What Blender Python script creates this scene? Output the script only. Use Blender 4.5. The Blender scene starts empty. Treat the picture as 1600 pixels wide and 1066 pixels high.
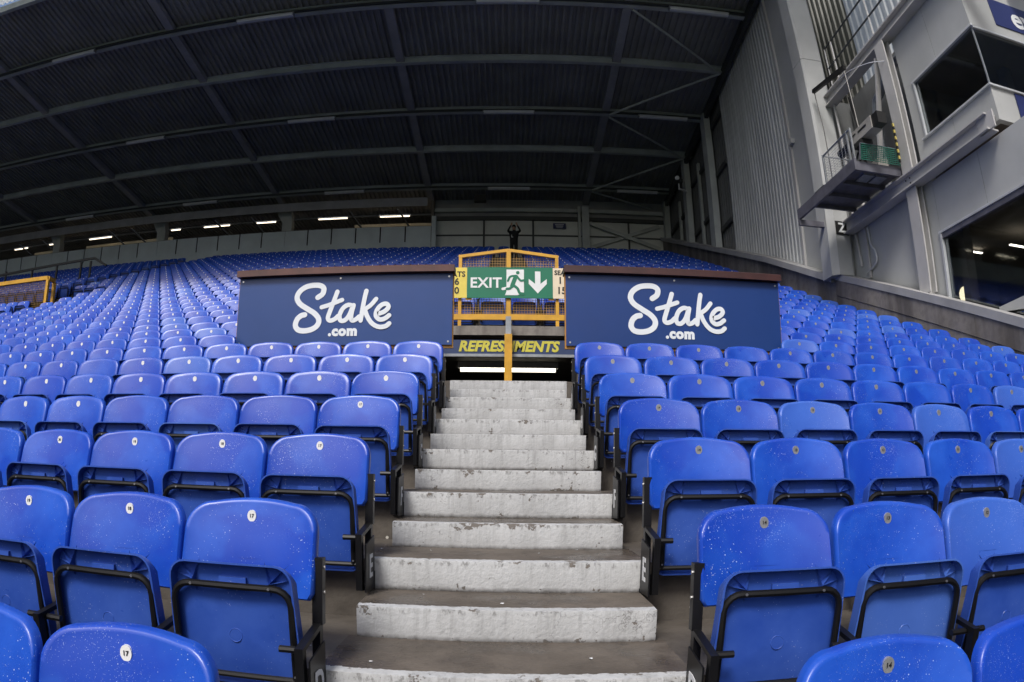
import bpy, math, random
from mathutils import Vector, Matrix, noise
import numpy as np

random.seed(7)
R = math.radians
scene = bpy.context.scene
col = scene.collection

# ------------------------------------------------------------------ camera
# wide fisheye lens (equidistant), focal length and optical centre as in the photograph
FPX, PITCH, YAW, ROLL = 1052.48, 0.0673, -0.0551, 0.0145
CAM = Vector((-0.0112, -2.0303, 0.6573))
U0, V0 = 734.2, 659.9
fw = Vector((math.sin(YAW)*math.cos(PITCH), math.cos(YAW)*math.cos(PITCH), math.sin(PITCH)))
rt = Vector((math.cos(YAW), -math.sin(YAW), 0)); up = rt.cross(fw)
RT = math.cos(ROLL)*rt + math.sin(ROLL)*up
UP = -math.sin(ROLL)*rt + math.cos(ROLL)*up
cd = bpy.data.cameras.new('camera'); cam = bpy.data.objects.new('camera', cd); col.objects.link(cam)
cam.matrix_world = Matrix(((RT.x, UP.x, -fw.x, CAM.x), (RT.y, UP.y, -fw.y, CAM.y), (RT.z, UP.z, -fw.z, CAM.z), (0, 0, 0, 1)))
cd.type = 'PANO'; cd.panorama_type = 'FISHEYE_LENS_POLYNOMIAL'
cd.sensor_width = 36; cd.sensor_fit = 'HORIZONTAL'; cd.fisheye_fov = R(180)
cd.fisheye_polynomial_k0 = 0; cd.fisheye_polynomial_k1 = -1600/(FPX*36)
cd.fisheye_polynomial_k2 = 0; cd.fisheye_polynomial_k3 = 0; cd.fisheye_polynomial_k4 = 0
cd.shift_x = (800-U0)/1600; cd.shift_y = (V0-533)/1066
cd.clip_start = 0.05; cd.clip_end = 2000
scene.camera = cam

# ------------------------------------------------------------------ light: bright overcast day
SUN_EL, SUN_AZ = R(49), R(200)      # azimuth of the sun, from +Y clockwise: behind the photographer
world = bpy.data.worlds.new('World'); scene.world = world; world.use_nodes = True
wn = world.node_tree; wn.nodes.clear()
sky = wn.nodes.new('ShaderNodeTexSky'); sky.sky_type = 'NISHITA'; sky.sun_disc = False
sky.sun_elevation = SUN_EL; sky.sun_rotation = SUN_AZ; sky.air_density = 1.0; sky.dust_density = 4.0; sky.ozone_density = 1.0
bg = wn.nodes.new('ShaderNodeBackground'); bg.inputs[1].default_value = 0.095
wo = wn.nodes.new('ShaderNodeOutputWorld')
wn.links.new(sky.outputs[0], bg.inputs[0]); wn.links.new(bg.outputs[0], wo.inputs[0])
sl = bpy.data.lights.new('sun', 'SUN'); sl.energy = 1.5; sl.angle = R(14); sl.color = (1, .985, .965)
so = bpy.data.objects.new('sun', sl); col.objects.link(so)
sd = Vector((math.sin(SUN_AZ)*math.cos(SUN_EL), math.cos(SUN_AZ)*math.cos(SUN_EL), math.sin(SUN_EL)))
so.rotation_euler = (-sd).to_track_quat('-Z', 'Y').to_euler(); so.location = (0, -20, 30)
scene.view_settings.view_transform = 'Standard'; scene.view_settings.look = 'None'
scene.view_settings.exposure = 0.72; scene.view_settings.gamma = 1.0

# ------------------------------------------------------------------ materials
MATS = {}
class NT:
    def __init__(s, name):
        s.m = bpy.data.materials.new(name); s.m.use_nodes = True; s.t = s.m.node_tree
        s.b = s.t.nodes['Principled BSDF']; MATS[name] = s.m
    def n(s, typ, **kw):
        nd = s.t.nodes.new(typ)
        for k, v in kw.items(): setattr(nd, k, v)
        return nd
    def l(s, a, b): s.t.links.new(a, b)
    def coord(s, which='Object'):
        return s.n('ShaderNodeTexCoord').outputs[which]
    def noise(s, vec, scale, detail=4, rough=.55, scl=None):
        nd = s.n('ShaderNodeTexNoise'); nd.inputs['Scale'].default_value = scale
        nd.inputs['Detail'].default_value = detail; nd.inputs['Roughness'].default_value = rough
        if scl:
            mp = s.n('ShaderNodeMapping'); mp.inputs['Scale'].default_value = scl; s.l(vec, mp.inputs[0]); vec = mp.outputs[0]
        s.l(vec, nd.inputs['Vector']); return nd.outputs['Fac']
    def ramp(s, fac, a, b, ca=0, cb=1):
        nd = s.n('ShaderNodeMapRange'); nd.inputs[1].default_value = a; nd.inputs[2].default_value = b
        nd.inputs[3].default_value = ca; nd.inputs[4].default_value = cb; s.l(fac, nd.inputs[0]); return nd.outputs[0]
    def math(s, op, a, b=None):
        nd = s.n('ShaderNodeMath', operation=op)
        for i, v in enumerate((a, b)):
            if v is None: continue
            if isinstance(v, (int, float)): nd.inputs[i].default_value = v
            else: s.l(v, nd.inputs[i])
        return nd.outputs[0]
    def mix(s, fac, a, b):
        nd = s.n('ShaderNodeMix', data_type='RGBA')
        if isinstance(fac, (int, float)): nd.inputs[0].default_value = fac
        else: s.l(fac, nd.inputs[0])
        for i, v in ((6, a), (7, b)):
            if isinstance(v, tuple): nd.inputs[i].default_value = (*v, 1)
            else: s.l(v, nd.inputs[i])
        return nd.outputs[2]
    def base(s, c):
        if isinstance(c, tuple): s.b.inputs['Base Color'].default_value = (*c, 1)
        else: s.l(c, s.b.inputs['Base Color'])
    def rough(s, r):
        if isinstance(r, (int, float)): s.b.inputs['Roughness'].default_value = r
        else: s.l(r, s.b.inputs['Roughness'])
    def bump(s, h, strength=.3, dist=.01):
        nd = s.n('ShaderNodeBump'); nd.inputs['Strength'].default_value = strength; nd.inputs['Distance'].default_value = dist
        s.l(h, nd.inputs['Height']); s.l(nd.outputs[0], s.b.inputs['Normal'])
    def spec(s, v): s.b.inputs['Specular IOR Level'].default_value = v

def plain(name, c, r=.5, metal=0, var=.25, scale=3.0, spec=.5, bump=0):
    m = NT(name); v = m.coord('Object'); f = m.noise(v, scale, 5, .6)
    m.base(m.mix(m.ramp(f, .3, .7), tuple(x*(1-var) for x in c), tuple(min(1, x*(1+var*.6)) for x in c)))
    m.rough(r); m.b.inputs['Metallic'].default_value = metal; m.spec(spec)
    if bump: m.bump(m.noise(v, scale*12, 3), bump, .004)
    return m
def emit(name, c, s):
    m = NT(name); m.base((.9, .9, .9)); m.b.inputs['Emission Color'].default_value = (*c, 1); m.b.inputs['Emission Strength'].default_value = s
    return m

# seat plastic: weathered blue, white droppings and dried drops, seat to seat differences
def seat_mat(name, inner):
    m = NT(name); v = m.coord('Object')
    oi = m.n('ShaderNodeObjectInfo'); at = m.n('ShaderNodeAttribute', attribute_name='rnd')
    rnd = m.math('FRACT', m.math('ADD', oi.outputs['Random'], at.outputs['Fac']))
    off = m.n('ShaderNodeVectorMath', operation='ADD'); m.l(v, off.inputs[0])
    sc = m.n('ShaderNodeVectorMath', operation='SCALE'); sc.inputs[0].default_value = (7.3, 3.1, 5.7); m.l(rnd, sc.inputs['Scale']); m.l(sc.outputs[0], off.inputs[1])
    p = off.outputs[0]
    fade = m.noise(p, 5.5, 4, .6)
    if not inner:
        c = m.mix(m.ramp(fade, .3, .75), (.007, .056, .42), (.022, .112, .58))
        c = m.mix(m.math('MULTIPLY', rnd, .38), c, (.008, .044, .33))
        refl_patch = m.math('MULTIPLY', m.ramp(m.noise(p, 3.4, 3, .45), .51, .56), .6)      # dark crisp-edged reflections painted into the plastic
        c = m.mix(refl_patch, c, (.007, .044, .40))
    else: c = m.mix(m.ramp(fade, .3, .75), (.022, .066, .34), (.046, .108, .43))
    faded = m.math('GREATER_THAN', rnd, .93)
    c = m.mix(m.math('MULTIPLY', faded, .35), c, (.10, .22, .62))
    # speckles
    vo = m.n('ShaderNodeTexVoronoi'); vo.inputs['Scale'].default_value = 170; m.l(p, vo.inputs['Vector'])
    wn_ = m.n('ShaderNodeTexWhiteNoise'); m.l(vo.outputs['Color'], wn_.inputs['Vector'])
    size = m.math('MULTIPLY', m.math('POWER', wn_.outputs['Value'], 3.2), .36)
    dens = m.ramp(m.noise(p, 6.0, 3), .34, .66)
    spot = m.math('LESS_THAN', vo.outputs['Distance'], m.math('MULTIPLY', size, dens))
    c = m.mix(m.math('MULTIPLY', spot, .62 if not inner else .4), c, (.62, .68, .82))
    v2 = m.n('ShaderNodeTexVoronoi'); v2.inputs['Scale'].default_value = 300; m.l(p, v2.inputs['Vector'])
    w2 = m.n('ShaderNodeTexWhiteNoise'); m.l(v2.outputs['Color'], w2.inputs['Vector'])
    gz = m.n('ShaderNodeSeparateXYZ'); m.l(v, gz.inputs[0])
    hi = m.ramp(gz.outputs['Z'], .25, .5, .35, 1.0)
    d2 = m.math('MULTIPLY', m.math('MULTIPLY', m.ramp(m.noise(p, 4.0, 4, .6), .40, .64), hi), m.ramp(rnd, 0, 1, .35, 1.0))
    s2 = m.math('LESS_THAN', v2.outputs['Distance'], m.math('MULTIPLY', m.math('MULTIPLY', m.math('POWER', w2.outputs['Value'], 2.2), .5), d2))
    c = m.mix(m.math('MULTIPLY', s2, .45 if not inner else .2), c, (.55, .63, .85))
    if inner:   # scuffs
        sc2 = m.ramp(m.noise(p, 9, 6, .75, (1, 1, 7)), .70, .74)
        c = m.mix(m.math('MULTIPLY', sc2, .35), c, (.35, .42, .7))
    m.base(c); m.rough(m.ramp(m.noise(p, 14, 3), .2, .8, .25, .40)); m.spec(.3 if inner else .42); m.b.inputs['Coat Weight'].default_value = 0 if inner else .12; m.b.inputs['Coat Roughness'].default_value = .3
    m.bump(m.noise(p, 260, 2), .06, .001)
    return m
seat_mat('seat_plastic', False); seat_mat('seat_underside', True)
plain('black_metal', (.007, .007, .008), .40, 0, .3, 9, .3)
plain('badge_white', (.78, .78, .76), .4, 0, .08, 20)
plain('badge_refl_grey', (.42, .42, .42), .38, .6, .15, 40)  # same kind of disc as the white one; duller reflection put into colour
plain('ink', (.01, .01, .01), .5, 0, .1, 20)
plain('letter_white', (.72, .73, .74), .5, 0, .12, 12)
plain('bolt', (.5, .5, .5), .35, .9, .2, 40)

def concrete(name, a, b, dark, sc=1.0, streak=False, r=.8):
    m = NT(name); v = m.coord('Object')
    f1 = m.noise(v, 1.3*sc, 6, .65); f2 = m.noise(v, 9*sc, 5, .6)
    c = m.mix(m.ramp(f1, .3, .7), a, b)
    c = m.mix(m.math('MULTIPLY', m.ramp(f2, .45, .75), .5), c, dark)
    if streak:
        st = m.noise(v, 1.0, 5, .6, (1.5, 1.5, .12)); c = m.mix(m.math('MULTIPLY', m.ramp(st, .45, .62), .75), c, dark)
    else:   # small pale litter and grit
        vo = m.n('ShaderNodeTexVoronoi'); vo.inputs['Scale'].default_value = 22; m.l(v, vo.inputs['Vector'])
        wn_ = m.n('ShaderNodeTexWhiteNoise'); m.l(vo.outputs['Color'], wn_.inputs['Vector'])
        sp = m.math('LESS_THAN', vo.outputs['Distance'], m.math('MULTIPLY', m.math('POWER', wn_.outputs['Value'], 14.0), .2))
        c = m.mix(m.math('MULTIPLY', sp, .8), c, (.6, .58, .52))
    m.base(c); m.rough(m.ramp(f1, .3, .7, r-.2, r)); m.spec(.35)
    m.bump(m.math('ADD', m.noise(v, 45, 4), m.math('MULTIPLY', f2, 1.5)), .35, .006)
    return m
concrete('terrace_concrete', (.072, .063, .053), (.128, .113, .096), (.036, .031, .026), r=.6)
concrete('wall_concrete', (.19, .172, .152), (.28, .26, .235), (.085, .075, .066), .8, True)

# painted steps: white paint on the front and along the nosing, chipped, concrete tread behind
m = NT('painted_step'); v = m.coord('Object'); ge = m.n('ShaderNodeNewGeometry')
sx = m.n('ShaderNodeSeparateXYZ'); m.l(ge.outputs['Normal'], sx.inputs[0]); sp = m.n('ShaderNodeSeparateXYZ'); m.l(v, sp.inputs[0])
oi = m.n('ShaderNodeObjectInfo'); rv = m.n('ShaderNodeVectorMath', operation='SCALE'); rv.inputs[0].default_value = (13, 7, 3); m.l(oi.outputs['Random'], rv.inputs['Scale'])
ad = m.n('ShaderNodeVectorMath', operation='ADD'); m.l(v, ad.inputs[0]); m.l(rv.outputs[0], ad.inputs[1]); p = ad.outputs[0]
n1 = m.noise(p, 7, 6, .65); n2 = m.noise(p, 28, 5, .6); n3 = m.noise(p, 3.2, 5, .6)
edge = m.math('ADD', sp.outputs['Y'], m.math('MULTIPLY', m.ramp(n2, 0, 1, -.5, .5), .05))
istop = m.math('MULTIPLY', m.math('GREATER_THAN', sx.outputs['Z'], .75), m.math('GREATER_THAN', edge, .052))
topn = m.ramp(sp.outputs['Z'], .075, .127); botn = m.ramp(sp.outputs['Z'], .045, .01); gx = m.ramp(m.math('ABSOLUTE', sp.outputs['X']), .5, .1)
chip = m.ramp(m.math('ADD', m.math('ADD', n1, m.math('MULTIPLY', n2, .35)), m.math('ADD', m.math('MULTIPLY', topn, m.math('ADD', .06, m.math('MULTIPLY', gx, .05))), m.math('MULTIPLY', botn, .07))), .875, .89)
vo = m.n('ShaderNodeTexVoronoi', feature='DISTANCE_TO_EDGE'); vo.inputs['Scale'].default_value = 9
wv = m.n('ShaderNodeVectorMath', operation='ADD'); nz = m.n('ShaderNodeTexNoise'); nz.inputs['Scale'].default_value = 6; nz.inputs['Detail'].default_value = 5; m.l(p, nz.inputs['Vector'])
ns = m.n('ShaderNodeVectorMath', operation='SCALE'); ns.inputs['Scale'].default_value = .35; m.l(nz.outputs['Color'], ns.inputs[0]); m.l(p, wv.inputs[0]); m.l(ns.outputs[0], wv.inputs[1]); m.l(wv.outputs[0], vo.inputs['Vector'])
crack = m.math('MULTIPLY', m.math('LESS_THAN', vo.outputs['Distance'], .008), m.math('GREATER_THAN', n3, .60))
grime = m.math('MULTIPLY', m.math('ADD', m.ramp(m.noise(p, 5, 6, .7, (1, 1, .35)), .42, .72), m.math('MULTIPLY', m.ramp(m.noise(p, 30, 4, .7, (1, 1, .06)), .5, .72), m.ramp(sp.outputs['Z'], .0, .12, .25, 1.3))), .36)
spk = m.ramp(m.noise(p, 90, 3, .6), .66, .72)
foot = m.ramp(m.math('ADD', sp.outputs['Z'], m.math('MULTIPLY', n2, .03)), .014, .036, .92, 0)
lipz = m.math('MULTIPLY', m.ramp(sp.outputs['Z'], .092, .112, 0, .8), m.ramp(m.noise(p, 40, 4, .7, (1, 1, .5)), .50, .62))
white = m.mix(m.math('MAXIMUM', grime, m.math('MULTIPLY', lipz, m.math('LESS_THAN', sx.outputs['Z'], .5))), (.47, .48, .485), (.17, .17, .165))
white = m.mix(m.math('MULTIPLY', spk, .12), white, (.12, .115, .11))
white = m.mix(m.math('MULTIPLY', crack, .6), white, (.10, .095, .09))
white = m.mix(chip, white, (.15, .135, .12))
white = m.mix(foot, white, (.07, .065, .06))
conc = m.mix(m.ramp(n3, .3, .7), (.078, .065, .052), (.140, .119, .097))
conc = m.mix(m.math('MULTIPLY', m.ramp(n1, .5, .8), .6), conc, (.045, .038, .031))
damp = m.ramp(m.noise(p, 2.4, 4, .6), .46, .60)
conc = m.mix(m.math('MULTIPLY', damp, .55), conc, (.055, .044, .034))
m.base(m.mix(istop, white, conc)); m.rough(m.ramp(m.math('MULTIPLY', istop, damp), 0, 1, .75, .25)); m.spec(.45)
m.bump(m.math('ADD', m.math('MULTIPLY', n2, 1.2), m.math('SUBTRACT', m.noise(p, 60, 4), m.math('MULTIPLY', chip, 1.5))), .5, .006)

for nm_, c_ in (('board_blue', (.014, .052, .20)), ('board_blue_no_sheen', (.007, .038, .175))):  # second blue: weaker sky reflection on the right board, put into the colour
    m = plain(nm_, c_, .36, 0, .10, 1.2, .5); v = m.coord('Object'); m.bump(m.math('ADD', m.noise(v, 2.2, 2), m.math('MULTIPLY', m.noise(v, 60, 2), .01)), .25, .012)
plain('rail_wood_no_sheen', (.05, .016, .014), .4, 0, .35, 5)  # darker copy of the rail wood; lack of sheen painted into it
plain('stand_blue', (.03, .07, .3), .5, 0, .2, .3)
plain('board_frame', (.42, .20, .035), .5, 0, .2, 4)
plain('rail_wood', (.085, .03, .024), .4, 0, .35, 5)
plain('logo_white', (.72, .76, .80), .45, 0, .05, 3)
plain('yellow_paint', (.60, .32, .025), .45, 0, .22, 4, .5, .05)
plain('wire', (.33, .20, .06), .5, .1, .3, 10)
plain('exit_green', (.006, .16, .085), .4, 0, .08, 3)
plain('sign_white', (.74, .76, .76), .4, 0, .06, 5)
plain('sign_yellow', (.72, .58, .10), .4, 0, .08, 5)
plain('sign_cream', (.75, .64, .47), .4, 0, .08, 5)
plain('refresh_blue', (.02, .04, .11), .45, 0, .15, 3)
plain('refresh_yellow', (.55, .50, .06), .5, 0, .12, 6)
plain('dark_void', (.012, .012, .013), .9, 0, .2, 2)
plain('passage_paint', (.06, .058, .055), .7, 0, .3, 1.5)
plain('galvanised', (.30, .32, .34), .45, .4, .25, 8)
plain('roof_sheet', (.31, .308, .31), .6, 0, .22, .8)
plain('purlin_paint', (.50, .53, .52), .55, 0, .2, 1.2)
plain('rafter_paint', (.38, .38, .41), .55, 0, .2, 1.2)
plain('dark_steel', (.06, .065, .065), .55, 0, .25, 2)
plain('lamp_housing', (.74, .76, .80), .4, 0, .1, 3)
plain('back_panel', (.60, .67, .70), .6, 0, .12, 1.0)
plain('back_wall', (.68, .70, .67), .6, 0, .15, .7)
plain('cream_wall', (.55, .46, .30), .7, 0, .2, .8)
plain('coping', (.36, .36, .36), .6, 0, .2, 1.5, .4, .1)
plain('pale_steel', (.46, .455, .45), .5, 0, .14, 1.4)
plain('side_panel', (.43, .44, .435), .55, 0, .14, .6)
plain('pillar_paint', (.45, .46, .455), .55, 0, .16, .8)
plain('window_frame', (.62, .64, .66), .35, .3, .1, 4)
plain('platform_steel', (.14, .14, .17), .5, .3, .3, 4)
plain('grey_box', (.32, .31, .29), .5, 0, .15, 6)
plain('green_net', (.02, .17, .12), .6, 0, .25, 12)
plain('blue_bag', (.03, .09, .30), .7, 0, .2, 10)
plain('dark_cloth', (.016, .017, .018), .8, 0, .3, 14)
plain('skin', (.45, .26, .18), .5, 0, .1, 10)
plain('navy', (.025, .035, .13), .4, 0, .1, 2)
plain('hazard_yellow', (.55, .45, .12), .6, 0, .2, 20)
plain('interior', (.20, .175, .15), .8, 0, .3, 1)
emit('tube_lit', (1, .84, .60), 2.0)
emit('tube_vomitory', (1, .92, .72), 1.7)
emit('tube_small', (1, .9, .75), 5.0)
emit('lamp_globe', (1, .85, .55), 1.6)
m = plain('pitch_grass', (.065, .095, .045), .9, 0, .3, .5)
# cladding: pale profiled sheet with vertical rain streaks; stained and translucent sheets
def sheet(name, a, b, trans=0):
    m = NT(name); v = m.coord('Object'); st = m.noise(v, 1.0, 5, .6, (2.5, 2.5, .15)); f = m.noise(v, 2.0, 5)
    c = m.mix(m.ramp(m.math('ADD', m.math('MULTIPLY', st, .7), m.math('MULTIPLY', f, .3)), .35, .65), a, b)
    m.base(c); m.rough(.5)
    if trans:
        tr = m.n('ShaderNodeBsdfTranslucent'); m.l(c, tr.inputs[0]); mx = m.n('ShaderNodeMixShader'); mx.inputs[0].default_value = trans
        o = m.t.nodes['Material Output']; m.l(m.b.outputs[0], mx.inputs[1]); m.l(tr.outputs[0], mx.inputs[2]); m.l(mx.outputs[0], o.inputs[0])
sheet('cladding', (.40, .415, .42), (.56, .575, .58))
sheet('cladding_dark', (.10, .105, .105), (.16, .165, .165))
sheet('stained_sheet', (.11, .115, .095), (.21, .212, .185))
sheet('translucent_sheet', (.62, .64, .64), (.74, .76, .76), .55)
m = NT('glass'); m.base((.012, .014, .016)); m.rough(.04); m.spec(.5)
tr = m.n('ShaderNodeBsdfTransparent'); tr.inputs[0].default_value = (.72, .74, .75, 1); mx = m.n('ShaderNodeMixShader'); mx.inputs[0].default_value = .86; m.spec(1.0); m.b.inputs['Metallic'].default_value = 1; m.base((.75, .8, .82))
m.l(m.b.outputs[0], mx.inputs[1]); m.l(tr.outputs[0], mx.inputs[2]); m.l(mx.outputs[0], m.t.nodes['Material Output'].inputs[0])

# ------------------------------------------------------------------ mesh helpers
class MB:
    def __init__(s): s.v = []; s.f = []; s.mi = []; s.cur = 0
    def add(s, vs, fs):
        o = len(s.v); s.v += [tuple(x) for x in vs]
        for f in fs: s.f.append(tuple(o+i for i in f)); s.mi.append(s.cur)
        return s
    def box(s, x0, x1, y0, y1, z0, z1):
        return s.add([(x0,y0,z0),(x1,y0,z0),(x1,y1,z0),(x0,y1,z0),(x0,y0,z1),(x1,y0,z1),(x1,y1,z1),(x0,y1,z1)],
                     [(0,3,2,1),(4,5,6,7),(0,1,5,4),(1,2,6,5),(2,3,7,6),(3,0,4,7)])
    def bar(s, a, b, w, h, upv=(0,0,1)):
        a = Vector(a); b = Vector(b); d = (b-a).normalized(); u = Vector(upv)
        if abs(d.dot(u)) > .97: u = Vector((0,1,0))
        sd = d.cross(u).normalized(); u2 = sd.cross(d)
        vs = [p + sd*(i*w/2) + u2*(j*h/2) for p in (a, b) for i, j in ((-1,-1),(1,-1),(1,1),(-1,1))]
        return s.add(vs, [(0,1,2,3),(7,6,5,4),(0,4,5,1),(1,5,6,2),(2,6,7,3),(3,7,4,0)])
    def tube(s, pts, r, n=8, closed=False, caps=True):
        pts = [Vector(p) for p in pts]; N = len(pts); rings = []
        for i, p in enumerate(pts):
            a = pts[i-1] if (i > 0 or closed) else p; b = pts[(i+1) % N] if (i < N-1 or closed) else p
            d = (b-a).normalized(); u = Vector((0,0,1)) if abs(d.z) < .9 else Vector((0,1,0))
            if i == 0: sd = d.cross(u).normalized()
            else:
                sd = (psd - d*psd.dot(d))
                sd = sd.normalized() if sd.length > 1e-6 else d.cross(u).normalized()
            psd = sd; u2 = sd.cross(d)
            rr = r[i] if isinstance(r, (list, tuple)) else r
            rings.append([p + (sd*math.cos(2*math.pi*k/n) + u2*math.sin(2*math.pi*k/n))*rr for k in range(n)])
        vs = [q for rg in rings for q in rg]; fs = []
        for i in range(N if closed else N-1):
            j = (i+1) % N
            for k in range(n): fs.append((i*n+k, i*n+(k+1) % n, j*n+(k+1) % n, j*n+k))
        if caps and not closed: fs += [tuple(range(n))[::-1], tuple((N-1)*n+k for k in range(n))]
        return s.add(vs, fs)
    def prism(s, poly, a, b, axis='y'):     # poly of 2D points, extruded along axis from a to b
        n = len(poly); f = {'y': lambda p, t: (p[0], t, p[1]), 'x': lambda p, t: (t, p[0], p[1]), 'z': lambda p, t: (p[0], p[1], t)}[axis]
        vs = [f(p, a) for p in poly] + [f(p, b) for p in poly]
        fs = [tuple(range(n)), tuple(range(2*n-1, n-1, -1))] + [(i, i+n, (i+1) % n+n, (i+1) % n) for i in range(n)]
        return s.add(vs, fs)
    def merge(s, o, off=(0,0,0)):
        k = len(s.v); s.v += [(a+off[0], b+off[1], c+off[2]) for a, b, c in o.v]; s.f += [tuple(i+k for i in f) for f in o.f]; s.mi += o.mi; return s
    def mesh(s, name, mats, smooth=False, off=(0,0,0)):
        me = bpy.data.meshes.new(name)
        me.from_pydata([(a-off[0], b-off[1], c-off[2]) for a, b, c in s.v], [], s.f)
        for mt in (mats if isinstance(mats, (list, tuple)) else [mats]): me.materials.append(MATS[mt])
        if len(me.materials) > 1: me.polygons.foreach_set('material_index', s.mi)
        if smooth:
            me.polygons.foreach_set('use_smooth', [True]*len(me.polygons)); 
            try: me.set_sharp_from_angle(angle=R(smooth if smooth is not True else 40))
            except Exception: pass
        me.update(); return me
WL = {}
def link(name, data, parent=None, loc=(0,0,0)):
    o = bpy.data.objects.new(name, data); col.objects.link(o); o.location = loc
    if parent is not None: o.parent = parent
    return o
def tag(o, label=None, cat=None, group=None, kind=None):
    if label: o['label'] = label
    if cat: o['category'] = cat
    if group: o['group'] = group
    if kind: o['kind'] = kind
    return o
def thing(name, label, cat, loc, group=None):
    o = link(name, None, None, loc); o.empty_display_size = .2; WL[o.name] = Vector(loc)
    return tag(o, label, cat, group)
def part(name, mb, mats, parent, smooth=False, label=None):      # mb in world coordinates
    w = WL[parent.name]; o = link(name, mb.mesh(name, mats, smooth, w), parent); WL[o.name] = w
    if label: o['label'] = label
    return o
def solid(name, mb, mats, label, cat, loc, group=None, smooth=False):   # one-mesh thing, mb in world coordinates
    o = link(name, mb.mesh(name, mats, smooth, loc), None, loc); WL[o.name] = Vector(loc); return tag(o, label, cat, group)
def struct(name, mb, mats, smooth=False, kind='structure'):
    o = link(name, mb.mesh(name, mats, smooth)); WL[o.name] = Vector((0,0,0)); return tag(o, kind=kind)
TC = {}
def text_mb(body, size, extrude=.002, offset=0, shear=0, align='CENTER', space=1.0):
    key = (body, size, extrude, offset, shear, align, space)
    if key not in TC:
        cu = bpy.data.curves.new('t', 'FONT'); cu.body = body; cu.size = size; cu.extrude = extrude; cu.offset = offset; cu.shear = shear
        cu.align_x = align; cu.align_y = 'CENTER'; cu.space_character = space; cu.resolution_u = 3
        ob = bpy.data.objects.new('t', cu); col.objects.link(ob); bpy.context.view_layer.update()
        me = bpy.data.meshes.new_from_object(ob.evaluated_get(bpy.context.evaluated_depsgraph_get()))
        TC[key] = ([tuple(x.co) for x in me.vertices], [tuple(p.vertices) for p in me.polygons])
        bpy.data.objects.remove(ob); bpy.data.curves.remove(cu); bpy.data.meshes.remove(me)
    return TC[key]
def text_at(mb, body, size, pos, face='y', sx=1.0, **kw):      # lettering standing upright, facing -y (or +x / -x)
    vs, fs = text_mb(body, size, **kw)
    f = {'y': lambda a, b, c: (a*sx, -c, b), 'x+': lambda a, b, c: (c, a*sx, b), 'x-': lambda a, b, c: (-c, -a*sx, b)}[face]
    return mb.add([tuple(Vector(f(*q)) + Vector(pos)) for q in vs], fs)
def smooth_path(pts, n=6):
    out = []; P = [Vector(p) for p in pts]; P = [P[0]*2-P[1]] + P + [P[-1]*2-P[-2]]
    for i in range(1, len(P)-2):
        for k in range(n):
            t = k/n; a, b, c, d = P[i-1:i+3]
            out.append(.5*((2*b)+(c-a)*t+(2*a-5*b+4*c-d)*t*t+(3*b-a-3*c+d)*t**3))
    out.append(P[-2]); return out
def stroke(mb, pts, w, y, th=.003, n=6):        # flat brush stroke in the xz plane with round ends
    P = smooth_path(pts, n); L = []; Rr = []
    for i, p in enumerate(P):
        d = (P[min(i+1, len(P)-1)]-P[max(i-1, 0)]).normalized(); nn = Vector((-d.y, d.x))
        L.append(p+nn*w/2); Rr.append(p-nn*w/2)
    def cap(c, d):
        a0 = math.atan2(d.y, d.x); return [c + Vector((math.cos(a0+a), math.sin(a0+a)))*w/2 for a in (-R(60), -R(30), 0, R(30), R(60))]
    d1 = (P[-1]-P[-2]).normalized(); d0 = (P[0]-P[1]).normalized()
    k = len(mb.v); N = len(P)
    for yy in (y, y+th):
        for q in L: mb.v.append((q.x, yy, q.y))
        for q in Rr: mb.v.append((q.x, yy, q.y))
    fs = []
    for i in range(N-1):
        fs.append((i, N+i, N+i+1, i+1)); fs.append((i, i+1, 2*N+i+1, 2*N+i)); fs.append((N+i+1, N+i, 3*N+i, 3*N+i+1))
    for f in fs: mb.f.append(tuple(k+i for i in f)); mb.mi.append(mb.cur)
    for c, d in ((P[-1], d1), (P[0], d0)):
        nn = Vector((-d.y, d.x)); mb.prism([tuple(q) for q in [c-nn*w/2]+cap(c, d)+[c+nn*w/2]], y+.0003, y+th, 'y')

# ------------------------------------------------------------------ terracing
D = .8037
def H(k): return .2576*min(k, 8) + .286*max(0, min(k, 14)-8) + .322*max(0, k-14)
KMIN, KMAX = -5, 34
XW = 7.36; XEND = -48.0
VX, VK0, VK1 = 1.12, 7, 11          # vomitory hole: |x| < VX between rows 7 and 11
V2 = (-17.6, -12.75, 17, 20)        # second vomitory, far left
tb = MB()
def quad(x0, x1, y0, z0, y1, z1):
    n = max(1, int((x1-x0)/3)); 
    for i in range(n):
        a = x0+(x1-x0)*i/n; b = x0+(x1-x0)*(i+1)/n
        tb.add([(a,y0,z0),(b,y0,z0),(b,y1,z1),(a,y1,z1)], [(0,1,2,3)])
for k in range(KMIN, KMAX):
    spans = [(XEND, XW)]
    def cut(spans, a, b):
        out = []
        for s0, s1 in spans:
            if a > s0: out.append((s0, min(a, s1)))
            if b < s1: out.append((max(b, s0), s1))
        return [q for q in out if q[1]-q[0] > 1e-6]
    tread = spans; riser = spans
    if VK0 <= k < VK1: tread = cut(tread, -VX, VX)
    if VK0 <= k <= VK1: riser = cut(riser, -VX, VX)
    if V2[2] <= k < V2[3]: tread = cut(tread, V2[0], V2[1])
    if V2[2] < k <= V2[3]: riser = cut(riser, V2[0], V2[1])
    for a, b in riser: quad(a, b, k*D, H(k-1), k*D, H(k))
    y1 = (k+1)*D if k < KMAX-1 else 31.5
    for a, b in tread: quad(a, b, k*D, H(k), y1, H(k))
terrace = struct('terrace', tb, 'terrace_concrete')
pb = MB(); pb.add([(-300,-300,-1.9),(300,-300,-1.9),(300,-4.2,-1.9),(-300,-4.2,-1.9)], [(0,1,2,3)])
struct('pitch', pb, 'pitch_grass')
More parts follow.
